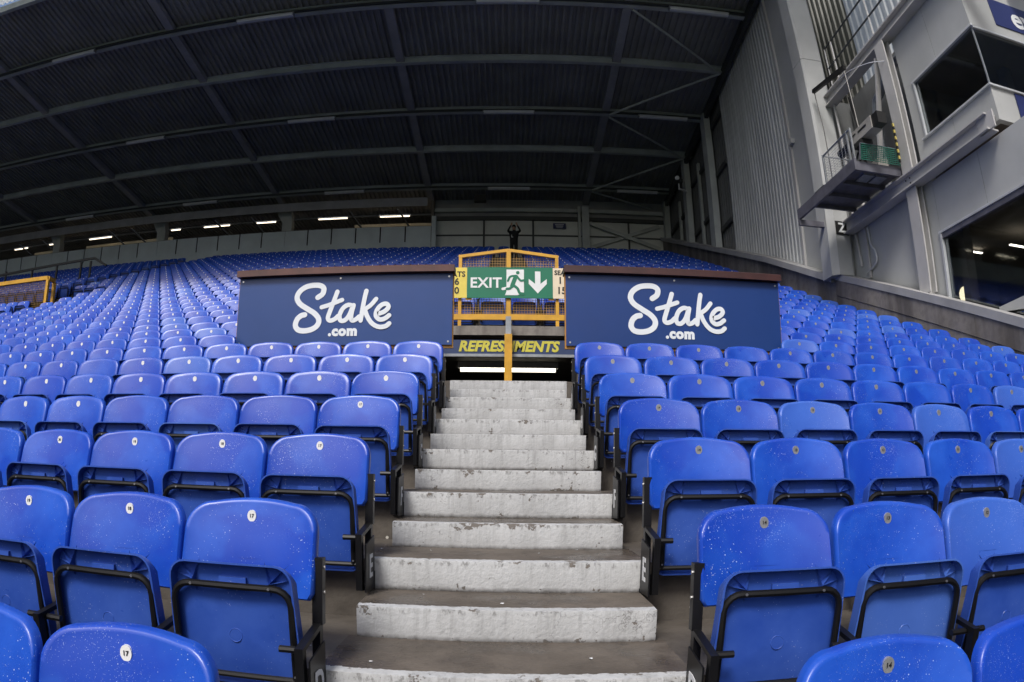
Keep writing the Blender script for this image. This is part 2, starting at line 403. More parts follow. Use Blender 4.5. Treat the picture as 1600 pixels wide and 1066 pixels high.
# the other stands of the ground: unseen masses added to block low sky light
def light_block_stand(name, label, x0, x1, y0, y1, zf, zb, zroof, face):
    t = thing(name, label, 'stand', ((x0+x1)/2, (y0+y1)/2, -1.9))
    n = 14; deck = MB()
    for i in range(n):
        a, b = i/n, (i+1)/n; z0_, z1_ = zf+(zb-zf)*a, zf+(zb-zf)*b
        if face == '+y': deck.box(x0, x1, y1+(y0-y1)*b, y1+(y0-y1)*a, -1.9, z1_)
        elif face == '+x': deck.box(x1+(x0-x1)*b, x1+(x0-x1)*a, y0, y1, -1.9, z1_)
        else: deck.box(x0+(x1-x0)*a, x0+(x1-x0)*b, y0, y1, -1.9, z1_)
    part('seating_deck', deck, 'stand_blue', t)
    rf_ = MB(); rf_.box(x0, x1, y0, y1, zroof, zroof+.5); part('roof', rf_, 'purlin_paint', t)
    wl = MB()
    if face == '+y': wl.box(x0, x1, y0-.4, y0-.01, -1.9, zroof+.5)
    elif face == '+x': wl.box(x0-.4, x0-.01, y0, y1, -1.9, zroof+.5)
    else: wl.box(x1+.01, x1+.4, y0, y1, -1.9, zroof+.5)
    part('rear_wall', wl, 'back_panel', t)
light_block_stand('unseen_opposite_stand', 'unseen stand at the opposite end of the pitch, added to block low sky', -60, 40, -145, -118, 0, 11, 20, '+y')
light_block_stand('unseen_side_stand', 'unseen long side stand left of the pitch, added to block low sky', -86, -56, -112, -6, 0, 13, 21, '+x')
light_block_stand('unseen_side_stand', 'unseen long side stand right of the pitch, added to block low sky', 22, 50, -112, -6, 0, 14, 24, '-x')
# vomitory walls, floor and the concourse beyond
vb = MB(); y0, y1 = VK0*D, VK1*D
for sgn in (-1, 1):
    poly = [(y0, -.6)]
    for k in range(VK0, VK1): poly += [(k*D+.001, H(k)), ((k+1)*D, H(k))]
    poly += [(y1, -.6)]
    a = sgn*VX; vb.prism(poly, a, a+sgn*.15, 'x')
vb.box(-VX, VX, y0-.3, y0, -.6, H(6)-.02)
solid('vomitory_wall', vb, 'wall_concrete', 'concrete side walls lining the exit opening behind the stairs', 'wall', (0, y0, 0))
cb = MB(); cb.box(-3, 3, y1-3.3, 15, -.7, -.6); cb.box(-3, 3, y1+.35, 15, 2.72, 2.84); cb.box(-3.1, -3, y1, 15, -.6, 2.8); cb.box(3, 3.1, y1, 15, -.6, 2.8); cb.box(-3, 3, 14.9, 15, -.6, 2.8)
cb.box(-3, -VX-.15, y1, y1+.1, -.6, 2.8); cb.box(VX+.15, 3, y1, y1+.1, -.6, 2.8)
solid('concourse_room', cb, 'passage_paint', 'dark concourse passage seen through the exit opening under the sign', 'passage', (0, y1, -.6))
lb = MB(); lb.box(-1.3, 1.3, y1-.001, y1+.34, 2.83, 2.985)
solid('lintel_beam', lb, 'wall_concrete', 'grey concrete beam above the refreshments sign', 'beam', (0, y1, 2.83))

# ------------------------------------------------------------------ stairs
W = 1.133; YBL = .434
stairs = thing('stairway', 'white painted concrete stairway with chipped edges between the blue seat blocks', 'stairs', (0, -1.2, H(-2)))
def step(x0, x1, yf, yb, z0, z1, seed, chips=.012):
    rn = random.Random(seed); n = max(8, int((x1-x0)/.025)); mb = MB(); rows = []
    for i in range(n+1):
        x = x0+(x1-x0)*i/n; q = noise.noise((x*3, seed*3.1, 0)); q2 = noise.noise((x*14, seed*1.7, 5))
        wob = .004*q + .003*q2; c = .007 + max(0, q2-.25)*chips + max(0, q-.45)*chips
        e = .012 if i in (0, n) else 0
        rows.append([(x, yf+.006+e, z0-.012), (x, yf+wob*.5+e, z0+.018), (x, yf+wob+e*.6, z1-c-.004), (x, yf+c*.35+wob+e*.4, z1-c*.35), (x, yf+c+.004+wob+e*.4, z1-.001-e*.2), (x, yf+.075, z1), (x, yb, z1+.001*q)])
    m_ = len(rows[0]); vs = [p for r in rows for p in r]; fs = []
    for i in range(n):
        for j in range(m_-1): fs.append((i*m_+j, (i+1)*m_+j, (i+1)*m_+j+1, i*m_+j+1))
    vs += [(x0, yb, z0-.012), (x1, yb, z0-.012)]; b = n*m_
    fs += [tuple(range(m_-1, -1, -1))[::-1][::-1] + (len(vs)-2,), tuple(range(b, b+m_)) + (len(vs)-1,)]
    fs[-2] = tuple([len(vs)-2] + list(range(m_-1, -1, -1)))
    mb.add(vs, fs); me = mb.mesh('step', 'painted_step', 35, ((x0+x1)/2, yf, z0))
    o = link('step', me, stairs, Vector(((x0+x1)/2, yf, z0))-WL[stairs.name])
    return o
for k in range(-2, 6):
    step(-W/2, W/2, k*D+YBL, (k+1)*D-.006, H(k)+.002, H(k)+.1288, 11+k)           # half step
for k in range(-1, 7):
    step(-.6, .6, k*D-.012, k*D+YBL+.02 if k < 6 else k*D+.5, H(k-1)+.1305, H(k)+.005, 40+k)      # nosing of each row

lit = MB(); rn_ = random.Random(5)
for i in range(70):
    k = rn_.choice([-1, -1, 0, 0, 0, 1, 1, 2, 3]); x = rn_.uniform(-2.6, 2.6); half = rn_.random() < .5 and abs(x) < .5
    y = k*D + (YBL+rn_.uniform(.03, .3) if half else rn_.uniform(.06, .40)); z = H(k)+(.1315 if half else (.0085 if abs(x) < .62 else .004)); r_ = rn_.uniform(.003, .011)
    n_ = 6; a0 = rn_.random()*6; lit.add([(x+r_*rn_.uniform(.5, 1.2)*math.cos(a0+2*math.pi*q/n_), y+r_*rn_.uniform(.5, 1.2)*math.sin(a0+2*math.pi*q/n_), z+rn_.uniform(0, .003)) for q in range(n_)], [tuple(range(n_))])
tag(link('litter', lit.mesh('litter', 'letter_white')), 'scraps of pale litter scattered on the steps and terrace', 'litter', kind='stuff')
# ------------------------------------------------------------------ seats
def outline_back(n):
    pts = []; hw = .228; zt = .500; crown = .035; r = .085; zb = .232
    def top(x): return zt + crown*(1-(x/hw)**2)
    m_ = n
    # clockwise from bottom left: left side up, rounded corner, crown, corner, right side down, bottom
    pts.append((-hw+.012, zb)); pts.append((-hw, zb+.02)); pts.append((-hw-.002, .33)); 
    for i in range(m_+1):
        a = math.pi - (math.pi/2)*i/m_; pts.append((-hw+r + r*math.cos(a), top(-hw+r)-r + r*math.sin(a) - .0))
    k = m_
    for i in range(1, k): x = -(hw-r)+2*(hw-r)*i/k; pts.append((x, top(x)))
    for i in range(m_+1):
        a = math.pi/2 - (math.pi/2)*i/m_; pts.append((hw-r + r*math.cos(a), top(hw-r)-r + r*math.sin(a)))
    pts += [(hw+.002, .33), (hw, zb+.02), (hw-.012, zb)]
    for i in range(1, m_): pts.append((hw-.012-(2*hw-.024)*i/m_, zb-.004*math.sin(math.pi*i/m_)))
    return pts
def ring_surface(mb, rings):
    n = len(rings[0]); o = len(mb.v); fs = []
    for i in range(len(rings)-1):
        for k in range(n): fs.append((i*n+k, i*n+(k+1) % n, (i+1)*n+(k+1) % n, (i+1)*n+k))
    fs.append(tuple(range(n))[::-1])
    mb.add([p for r in rings for p in r], fs)
def y_back(x, z): return .046 + .13*(z-.48) - .042*(x/.23)**2*(1-.35*(z-.23)/.3) + .16*max(0, z-.33)**1.5 + .35*max(0, .33-z)**2
def backrest(n, levels, flange=True):
    mb = MB(); ol = outline_back(n); cx, cz = 0, .385; rings = []
    for t in levels: rings.append([(cx+(x-cx)*t, y_back(x*t, cz+(z-cz)*t), cz+(z-cz)*t) for x, z in ol])
    ex = [( .005, .004), (.010, .016), (.010, .036)] if flange else [(.010, .03)]
    rings[-1] = [(cx+(x-cx)*.985, y_back(x, z)-.001, cz+(z-cz)*.985) for x, z in ol]
    for e, dy in ex:
        rg = []
        for i, (x, z) in enumerate(ol):
            a = ol[i-1]; b = ol[(i+1) % len(ol)]; d = Vector((b[0]-a[0], b[1]-a[1])); d.normalize(); nn = Vector((-d.y, d.x))
            rg.append((x+nn.x*e*.6, y_back(x, z)+dy, z+nn.y*e*.6))
        rings.append(rg)
    ring_surface(mb, rings); return mb
def outline_pan(n, inset=0):
    pts = []; zt = .358-inset; zb = -.045+inset; wt = .205-inset; wb = .214-inset; r = max(.02, .058-inset)
    for cx, cz, a0 in ((-wt+r, zt-r, math.pi), (wt-r, zt-r, math.pi/2)):
        for i in range(n+1):
            a = a0-(math.pi/2)*i/n; pts.append((cx+r*math.cos(a), cz+r*math.sin(a)))
    pts.append((wb, .10)); rb = .03
    for cx, cz, a0 in ((wb-rb, zb+rb, 0), (-wb+rb, zb+rb, -math.pi/2)):
        for i in range(n+1):
            a = a0-(math.pi/2)*i/n; pts.append((cx+rb*math.cos(a), cz+rb*math.sin(a)-.0))
    pts.append((-wb, .10)); return pts
def y_pan(z): return -.083 - .135*(z+.045)
def seat_pan(n, detail):
    mb = MB(); o0 = outline_pan(n); o1 = outline_pan(n, .006); o2 = outline_pan(n, .012); o3 = outline_pan(n, .05)
    ctr = .155
    rings = [[(x*.3, y_pan(ctr)+.008, ctr+(z-ctr)*.3) for x, z in o3], [(x, y_pan(z)+.010, z) for x, z in o3], [(x, y_pan(z)+.014, z) for x, z in o2]]
    lip = lambda z: -.006-.016*max(0, min(1, (z-.0)/.3))
    if detail: rings += [[(x, y_pan(z)+lip(z), z) for x, z in o1], [(x, y_pan(z)+lip(z)+.001, z) for x, z in o0]]
    else: rings += [[(x, y_pan(z)+lip(z), z) for x, z in o0]]
    rings += [[(x, y_pan(z)+.004+.03*max(0, min(1, (.34-z)/.06)), z-.004*(z > .3)) for x, z in o0]]
    ring_surface(mb, rings)
    if detail:      # star-shaped stiffening ribs, grip and moulding mark
        for sgn in (-1, 1):
            hx, hz = sgn*.128, .297
            for dx, dz in ((sgn*.060, .062), (sgn*.074, .014), (-sgn*.020, .066), (-sgn*.004, -.05)):
                ex, ez = hx+dx, hz+dz; d = Vector((dx, dz)).normalized(); nx, nz = -d.y*.004, d.x*.004
                y0_ = y_pan(hz)+.014; y1_ = y_pan(ez)+.014
                mb.add([(hx-nx, y0_, hz-nz), (hx+nx, y0_, hz+nz), (hx, y0_-.028, hz), (ex, y1_, ez)], [(0,2,3),(2,1,3),(1,0,3)])
        mb.box(-.04, .05, y_pan(.305)-.002, y_pan(.305)+.02, .292, .310)
        ring = [(.0+.022*math.cos(2*math.pi*i/14), y_pan(.15)+.0075, .12+.022*math.sin(2*math.pi*i/14)) for i in range(14)]
        mb.tube(ring, .0016, 4, True)
    return mb
def frame(n, seg, bolts):
    mb = MB(); hw = .196; r = .055; zt = .284; P = []
    yt = lambda z: y_pan(z)-.012
    P += [(-hw, yt(-.01), -.012), (-hw, yt(.1), .10)]
    for i in range(seg+1): a = math.pi-(math.pi/2)*i/seg; z = zt-r+r*math.sin(a); P.append((-hw+r+r*math.cos(a), yt(z), z))
    for i in range(seg+1): a = math.pi/2-(math.pi/2)*i/seg; z = zt-r+r*math.sin(a); P.append((hw-r+r*math.cos(a), yt(z), z))
    P += [(hw, yt(.1), .10), (hw, yt(-.01), -.012)]
    mb.tube(P, .0115, n); mb.tube([(-hw-.01, yt(-.012), -.012), (hw+.01, yt(-.012), -.012)], .0105, n)
    mb.tube([(-.245, -.16, .108), (-.165, -.16, .108)], .0115, n); mb.tube([(.245, -.16, .108), (.165, -.16, .108)], .0115, n)
    if bolts:
        mb.cur = 1
        for x in (-.13, .13): mb.tube([(x, yt(zt)-.0105, zt), (x, yt(zt)-.0135, zt)], .0045, 6)
        for x in (-.196, .196): mb.tube([(x, yt(.0)-.0105, .004), (x, yt(.0)-.0135, .004)], .004, 6)
    return mb
def standard(endstop):
    mb = MB(); w = .026
    mb.bar((0, -.002, .148), (0, -.195, .118), w, .016); mb.bar((0, -.195, .126), (0, -.175, -.105), w, .034, (0,1,0)); mb.bar((0, -.175, -.10), (0, -.012, -.115), w, .02)
    mb.bar((0, -.01, -.12), (0, -.004, .15), w, .034, (0,1,0)); mb.box(-.03, .03, -.012, -.002, -.13, -.05)
    if endstop: mb.bar((0, .012, .15), (0, .016, .365), .034, .036, (0,1,0)); mb.cur = 1; [mb.tube([(-.021, .014, z), (.021, .014, z)], .0055, 6) for z in (.335, .255)]
    else: mb.bar((0, .055, .14), (0, .075, .30), w*.7, .02, (0,1,0)); mb.bar((-.06, .075, .28), (.06, .075, .28), .012, .02); mb.bar((0, -.004, .14), (0, .055, .15), w*.7, .016)
    return mb
BADGE = (0, 0, .4835)
def badge(n):
    mb = MB(); zc = .4835; yb = y_back(0, zc); P = [(.0155*math.cos(2*math.pi*i/n), .0195*math.sin(2*math.pi*i/n)) for i in range(n)]
    mb.prism([(x, zc+z) for x, z in P], yb-.004, yb+.004, 'y'); return mb
LEV = [.25, .55, .8, .94, 1]
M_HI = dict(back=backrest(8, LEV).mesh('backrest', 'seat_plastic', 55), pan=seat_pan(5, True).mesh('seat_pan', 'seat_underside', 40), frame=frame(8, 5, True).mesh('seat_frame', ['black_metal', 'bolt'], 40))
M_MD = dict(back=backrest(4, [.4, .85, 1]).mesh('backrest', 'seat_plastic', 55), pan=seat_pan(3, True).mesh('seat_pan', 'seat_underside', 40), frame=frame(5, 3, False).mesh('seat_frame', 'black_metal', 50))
MS = standard(False).mesh('standard', 'black_metal'); ME = standard(True).mesh('end_standard', ['black_metal', 'bolt'])
MBW = badge(16).mesh('number_badge', 'badge_white'); MBG = badge(16).mesh('number_badge', 'badge_refl_grey')
XL, XR, SP = -.8331, .8338, .48
ORD = ['first','second','third','fourth','fifth','sixth','seventh','eighth','ninth','tenth','eleventh','twelfth','thirteenth','fourteenth','fifteenth','sixteenth','seventeenth','eighteenth','nineteenth','twentieth','twenty-first','twenty-second','twenty-third','twenty-fourth','twenty-fifth','twenty-sixth','twenty-seventh','twenty-eighth']
LETTER = {-2:'B', -1:'C', 0:'D', 1:'E', 2:'F', 3:'G', 4:'H', 5:'J'}
def project(p):
    d = (Vector(p)-CAM).normalized(); th = math.acos(max(-1, min(1, d.dot(fw)))); x = d.dot(RT); y = d.dot(UP); q = math.hypot(x, y)+1e-9
    return U0+FPX*th*x/q, V0-FPX*th*y/q
def hidden(p):          # behind the advertising boards
    d = Vector(p)-CAM
    if p[1] < 5.2: return False
    t = (5.0-CAM.y)/d.y; x = CAM.x+d.x*t; z = CAM.z+d.z*t
    return .6 < abs(x) < 3.02 and z < 2.8
seats = []
for k in range(-1, KMAX):
    for j in range(14):
        x = XR+SP*j
        if 6 <= k <= 11 and x < 3.1: continue
        seats.append((k, 'R', j, x))
    jm = 23 if k <= 19 else 27
    for j in range(jm+1):
        x = XL-SP*j
        if 6 <= k <= 11 and x > -3.1: continue
        seats.append((k, 'L', j, x))
    x0 = -13.45 if k <= 16 else -15.7
    if not (V2[2]-.5 <= k <= V2[3]):
        for j in range(38): 
            if x0-SP*j > -33: seats.append((k, 'F', j, x0-SP*j))
seats += [(33, 'X', 0, -.2)] + [(k, 'X', 0, x) for k in (12, 13) for x in (-.28, .28)]
cand = []
for i, (k, side, j, x) in enumerate(seats):
    if side == 'X': continue
    p = (x, k*D+.05, H(k)+.4); u, v_ = project(p)
    if -45 < u < 1645 and -45 < v_ < 1105 and not hidden((x, k*D+.05, H(k)+.52)): cand.append(((Vector(p)-CAM).length, i))
cand.sort(); solo = {i for d, i in cand[:300]}; dist = {i: d for d, i in cand}
far = []
for i, (k, side, j, x) in enumerate(seats):
    if i not in solo: far.append((k, side, j, x)); continue
    d = dist[i]; ms = M_HI if d < 4.6 else M_MD
    sd_ = {'R': 'right', 'L': 'left', 'F': 'far left'}[side]; num = 14-j if side == 'R' else 17+j
    if k in LETTER and k <= 2: lab = f"blue tip-up seat with badge {num} in row {LETTER[k]}, {ORD[j]} {sd_} of the stairs"
    else: lab = f"blue tip-up seat, {ORD[j]} {sd_} of the stairs in the {ORD[k+1]} row from the front"
    t = thing('stadium_seat', lab, 'seat', (x, k*D, H(k)), 'blue tip-up seats on the terrace')
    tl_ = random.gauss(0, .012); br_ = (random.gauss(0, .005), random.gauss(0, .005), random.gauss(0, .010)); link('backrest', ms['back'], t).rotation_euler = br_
    for nm_, q_ in (('seat_pan', 'pan'), ('seat_frame', 'frame')): link(nm_, ms[q_], t).rotation_euler = (tl_, 0, 0)
    if k > 1 and random.random() < .07: bo = None           # some badges have gone
    else: bo = link('number_badge', MBW if side == 'L' else MBG, t); bo.rotation_euler = br_  # white left, grey right: the reflection difference is in the badge colour
    if d < 4.4 and bo:
        nb = MB(); text_at(nb, str(num), .0165, (0, y_back(0, .4835)-.0052, .4835), extrude=.0004, offset=.0003)
        key = ('num', num)
        if key not in TC: TC[key] = nb.mesh('number', 'ink')
        link('number', TC[key], bo)
    # frame standards: one at each seat's outer side, the tall one with the row plate beside the stairs
    s = 1 if side == 'R' else -1
    link('standard', MS, t, (s*.24, 0, 0))
    if j == 0:
        link('end_standard', ME, t, (-s*.24, 0, 0))
        if k < 6:
            pl = MB(); xs = -s*.24 - s*.022
            a, b = sorted((xs-s*.0, xs-s*.006)); pl.prism([(-.185, -.115), (-.012, -.125), (-.02, .105), (-.185, .082)], a, b, 'x')
            po = link('row_plate', pl.mesh('row_plate', 'black_metal'), t)
            tl = MB(); text_at(tl, LETTER[k], .135, (xs-s*.0085, -.10, -.02), 'x+' if s < 0 else 'x-', sx=1.0, extrude=.001, offset=.003)
            link('row_letter', tl.mesh('row_letter', 'letter_white'), po)
# the remaining seats, too many to build one by one
def lowseat():
    mb = MB(); mb.cur = 0; b = backrest(3, [.55, 1], False); mb.merge(b); mb.mi = [0]*len(mb.f)
    mb.cur = 1; k = len(mb.f); p_ = seat_pan(2, False); mb.merge(p_); mb.mi[k:] = [1]*(len(mb.f)-k)
    mb.cur = 2; mb.bar((-.19, y_pan(.28)-.012, .284), (.19, y_pan(.28)-.012, .284), .02, .02); mb.bar((-.19, y_pan(.1)-.012, -.01), (-.19, y_pan(.28)-.012, .28), .02, .02); mb.bar((.19, y_pan(.1)-.012, -.01), (.19, y_pan(.28)-.012, .28), .02, .02)
    mb.bar((.24, -.01, -.11), (.24, .02, .33), .026, .034, (0,1,0)); mb.bar((.24, -.002, .148), (.24, -.195, .118), .026, .016); mb.bar((.24, -.195, .126), (.24, -.175, -.105), .026, .034, (0,1,0))
    mb.cur = 3; zc = .4835; yb = y_back(0, zc)-.004; mb.add([(.0165*math.cos(math.pi*i/3), yb, zc+.0205*math.sin(math.pi*i/3)) for i in range(6)], [tuple(range(5, -1, -1))]); return mb
def far_mesh(lst, name):
    lo = lowseat(); V = np.array(lo.v); nv = len(V); N = len(lst); mats_ = np.array(lo.mi)
    off = np.array([(x, k*D, H(k)) for k, s_, j, x in lst]); allv = (V[None] + off[:, None]).reshape(-1, 3)
    fl = [len(f) for f in lo.f]; fi = np.array([i for f in lo.f for i in f]); nl = len(fi)
    me = bpy.data.meshes.new(name); me.vertices.add(N*nv); me.vertices.foreach_set('co', allv.ravel())
    me.loops.add(N*nl); me.loops.foreach_set('vertex_index', (fi[None]+np.arange(N)[:, None]*nv).ravel().astype(np.int32))
    me.polygons.add(N*len(fl)); st = np.concatenate([[0], np.cumsum(fl)[:-1]])
    me.polygons.foreach_set('loop_start', (st[None]+np.arange(N)[:, None]*nl).ravel().astype(np.int32))
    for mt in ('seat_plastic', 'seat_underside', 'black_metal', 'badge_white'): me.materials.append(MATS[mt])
    me.update(calc_edges=True); me.polygons.foreach_set('material_index', np.tile(mats_, N).astype(np.int32))
    me.polygons.foreach_set('use_smooth', np.ones(N*len(fl), bool)); me.set_sharp_from_angle(angle=R(55))
    at = me.attributes.new('rnd', 'FLOAT', 'POINT'); rn = np.random.RandomState(3).rand(N); at.data.foreach_set('value', np.repeat(rn, nv).astype(np.float32))
    me.validate(); me.update(); return me
fo = link('distant_seats', far_mesh(far, 'distant_seats'))
tag(fo, 'mass of distant blue seats filling the upper rows of the stand', 'seats', kind='stuff')

# ------------------------------------------------------------------ advertising boards
LOGO = {
 'S': [(-2.102,2.495),(-2.048,2.536),(-2.038,2.596),(-2.078,2.63),(-2.154,2.637),(-2.246,2.62),(-2.319,2.568),(-2.345,2.499),(-2.31,2.431),(-2.222,2.371),(-2.127,2.311),(-2.078,2.245),(-2.09,2.181),(-2.15,2.136),(-2.241,2.119),(-2.313,2.133),(-2.346,2.183),(-2.329,2.251),(-2.285,2.291),(-2.243,2.301)],
 't': [(-1.88,2.555),(-1.918,2.437),(-1.954,2.332),(-1.973,2.259),(-1.949,2.23),(-1.9,2.242),(-1.856,2.281)],
 'tb': [(-2.052,2.382),(-1.958,2.409),(-1.821,2.46)],
 'a': [(-1.699,2.392),(-1.753,2.401),(-1.808,2.362),(-1.84,2.289),(-1.831,2.232),(-1.785,2.227),(-1.736,2.279),(-1.695,2.384)],
 'a2': [(-1.688,2.397),(-1.71,2.287),(-1.701,2.229),(-1.659,2.235),(-1.62,2.269)],
 'k': [(-1.551,2.557),(-1.572,2.446),(-1.602,2.224)],
 'k2': [(-1.438,2.464),(-1.494,2.396),(-1.564,2.346)],
 'k3': [(-1.561,2.346),(-1.525,2.26),(-1.47,2.187),(-1.397,2.151),(-1.326,2.157),(-1.284,2.188)],
 'e': [(-1.418,2.295),(-1.348,2.317),(-1.299,2.365),(-1.319,2.405),(-1.374,2.395),(-1.423,2.339),(-1.433,2.275),(-1.392,2.234),(-1.337,2.242),(-1.288,2.278)]}
YB = 5.0
def board(x0, x1, dx, label, face='board_blue', railmat='rail_wood'):
    t = thing('advertising_board', label, 'billboard', ((x0+x1)/2, YB, H(6)), 'advertising boards beside the exit')
    mb = MB(); mb.box(x0, x1, YB-.004, YB+.016, 1.955, 2.745); bp = part('panel', mb, face, t)
    mb = MB(); mb.box(x0-.012, x1+.012, YB+.018, YB+.06, 1.925, 2.76); part('backing_frame', mb, 'board_frame', t)
    mb = MB(); xs = [x0+.45, (x0+x1)/2, x1-.45]
    for x in xs: 
        mb = MB(); mb.box(x-.03, x+.03, YB+.0605, YB+.12, H(6), 2.7); part('post', mb, 'yellow_paint', t)
    mb = MB(); pts = [(YB-.075, 2.752), (YB+.13, 2.752), (YB+.13, 2.83), (YB-.065, 2.83), (YB-.075, 2.822)]; mb.prism(pts, x0-.02, x1+.02, 'x'); part('top_rail', mb, railmat, t)
    lg = MB()
    for i, (nm, pts) in enumerate(LOGO.items()):
        w = .060 if nm == 'S' else .050
        if nm in ('tb', 'k2'): w = .048
        stroke(lg, [(a+dx, b) for a, b in pts], w, YB-.0085-.0006*i, .003)
    part('logo_lettering', lg, 'logo_white', bp)
    lg = MB(); text_at(lg, '.com', .15, (-1.80+dx, YB-.0068, 2.108), extrude=.002, offset=.009, space=1.12); part('web_lettering', lg, 'logo_white', bp)
    for x in (x0+.04, (x0+x1)/2-.02, x1-.04):
        for z in (2.71, 1.99):
            if z < 2 and abs(x-(x0+x1)/2) < .1: continue
            mb = MB(); mb.tube([(x, YB-.005, z), (x, YB-.009, z)], .011, 8); part('screw', mb, 'bolt', bp)
    return t
board(-3.055, -.605, 0, 'blue advertising board with white script lettering, left of the exit sign')
board(.612, 3.065, 3.662, 'blue advertising board with white script lettering, right of the exit sign', 'board_blue_no_sheen', 'rail_wood_no_sheen')

# ------------------------------------------------------------------ exit barrier with sign
YE = 8.88
br = thing('exit_barrier', 'yellow steel barrier with wire mesh behind the green exit sign', 'barrier', (0, YE, H(11)))
f = MB(); w = .052
ztop = lambda x: 4.305-.115*abs(x)/.84
mb = MB(); mb.bar((-.84, YE, ztop(.84)), (0, YE, ztop(0)), .06, w); part('top_rail', mb, 'yellow_paint', br)
mb = MB(); mb.bar((0, YE, ztop(0)), (.84, YE, ztop(.84)), .06, w); part('top_rail', mb, 'yellow_paint', br)
for x in (-.81, .81):
    mb = MB(); mb.box(x-.028, x+.028, YE-.028, YE+.028, H(11), ztop(x)-.02); part('post', mb, 'yellow_paint', br)
mb = MB(); mb.box(-.036, .036, YE-.033, YE+.026, 3.14, ztop(0)-.02); part('centre_post', mb, 'yellow_paint', br)
mb = MB(); mb.box(-1.3, 1.3, YE-.036, YE+.03, 3.09, 3.185); part('bottom_rail', mb, 'yellow_paint', br)
mb = MB()
for i in range(57):
    x = -1.27+i*.0453; mb.box(x-.004, x+.004, YE+.032, YE+.037, 3.1, ztop(x) if abs(x) < .84 else 3.6)
for i in range(27):
    z = 3.22+i*.0453; hw = 1.27 if z < 3.6 else .80
    if z < 4.2: mb.box(-hw, hw, YE+.0375, YE+.0425, z-.004, z+.004)
part('wire_mesh', mb, 'wire', br)
mb = MB(); mb.box(-.06, .06, YE-.30, YE-.18, -.6, 2.80); mb.cur = 1; mb.box(-.045, .045, YE-.285, YE-.195, 2.80, 3.09)
solid('handrail_post', mb, ['yellow_paint', 'galvanised'], 'yellow post with grey top standing in the middle of the exit opening', 'post', (0, YE-.1, -.6))
es = thing('exit_sign', 'green exit sign with running figure and down arrow', 'sign', (.02, YE-.07, 3.45), 'signs on the exit barrier')
ys = YE-.07
mb = MB(); mb.box(-.69, .735, ys, ys+.02, 3.452, 3.985); sp_ = part('panel', mb, 'exit_green', es)
mb = MB(); text_at(mb, 'EXIT', .245, (-.378, ys-.004, 3.705), extrude=.002, offset=.006, space=1.06); part('lettering', mb, 'sign_white', sp_)
mb = MB(); mb.prism([(-.06,3.50),(.15,3.50),(.255,3.55),(.255,3.945),(-.035,3.945),(-.035,3.56)], ys-.004, ys+.001, 'y'); stroke(mb, [(-.03, 3.622), (-.07, 3.613), (-.095, 3.607)], .045, ys-.0035, .003, 3); part('doorway_mark', mb, 'sign_white', sp_)
fg = MB()
def uvz(x, y): return (-.035+(x-468)*.29/122, 3.945-(y-218)*.45/180)
for q, (pts, w_) in enumerate([([(533,268),(520,300),(508,332)], .070), ([(530,262),(495,268),(478,298)], .035), ([(540,264),(566,294),(592,292)], .036), ([(512,325),(545,350),(560,380),(585,386)], .044), ([(508,335),(492,350),(470,353)], .042)]):
    stroke(fg, [uvz(*p) for p in pts], w_, ys-.0075-.0004*q, .002, 5)
hx, hz = uvz(547, 240); fg.prism([(hx+.03*math.cos(2*math.pi*i/16), hz+.03*math.sin(2*math.pi*i/16)) for i in range(16)], ys-.008, ys-.004, 'y')
part('running_figure', fg, 'exit_green', sp_)
mb = MB(); cx = .485; mb.prism([(cx-.045,3.915),(cx+.045,3.915),(cx+.045,3.70),(cx+.15,3.785),(cx+.15,3.70),(cx,3.535),(cx-.15,3.70),(cx-.15,3.785),(cx-.045,3.70)], ys-.004, ys+.001, 'y'); part('arrow', mb, 'sign_white', sp_)
for x in (-.66, .71):
    mb = MB(); mb.box(x-.05, x+.05, YE-.05, YE-.035, 3.425, 3.46); part('bracket', mb, 'yellow_paint', es)
t = thing('seat_number_sign', 'yellow seat number sign left of the exit sign', 'sign', (-.95, ys, 3.45), 'signs on the exit barrier')
mb = MB(); mb.box(-1.19, -.692, ys+.002, ys+.02, 3.452, 3.98); pl = part('panel', mb, 'sign_yellow', t)
mb = MB(); text_at(mb, 'SEATS', .13, (-.895, ys-.001, 3.86), extrude=.0015, offset=.003); text_at(mb, '16', .16, (-.90, ys-.001, 3.73), extrude=.0015, offset=.004); text_at(mb, '30', .16, (-.90, ys-.001, 3.575), extrude=.0015, offset=.004); part('lettering', mb, 'ink', pl)
t = thing('seat_number_sign', 'cream seat number sign right of the exit sign', 'sign', (1, ys, 3.45), 'signs on the exit barrier')
mb = MB(); mb.box(.737, 1.24, ys+.002, ys+.02, 3.452, 3.98); pl = part('panel', mb, 'sign_cream', t)
mb = MB(); text_at(mb, 'SEATS', .11, (.91, ys-.001, 3.895), extrude=.0015, offset=.003); text_at(mb, '1', .165, (.86, ys-.001, 3.76), extrude=.0015, offset=.004); text_at(mb, '15', .165, (.88, ys-.001, 3.585), extrude=.0015, offset=.004); part('lettering', mb, 'ink', pl)
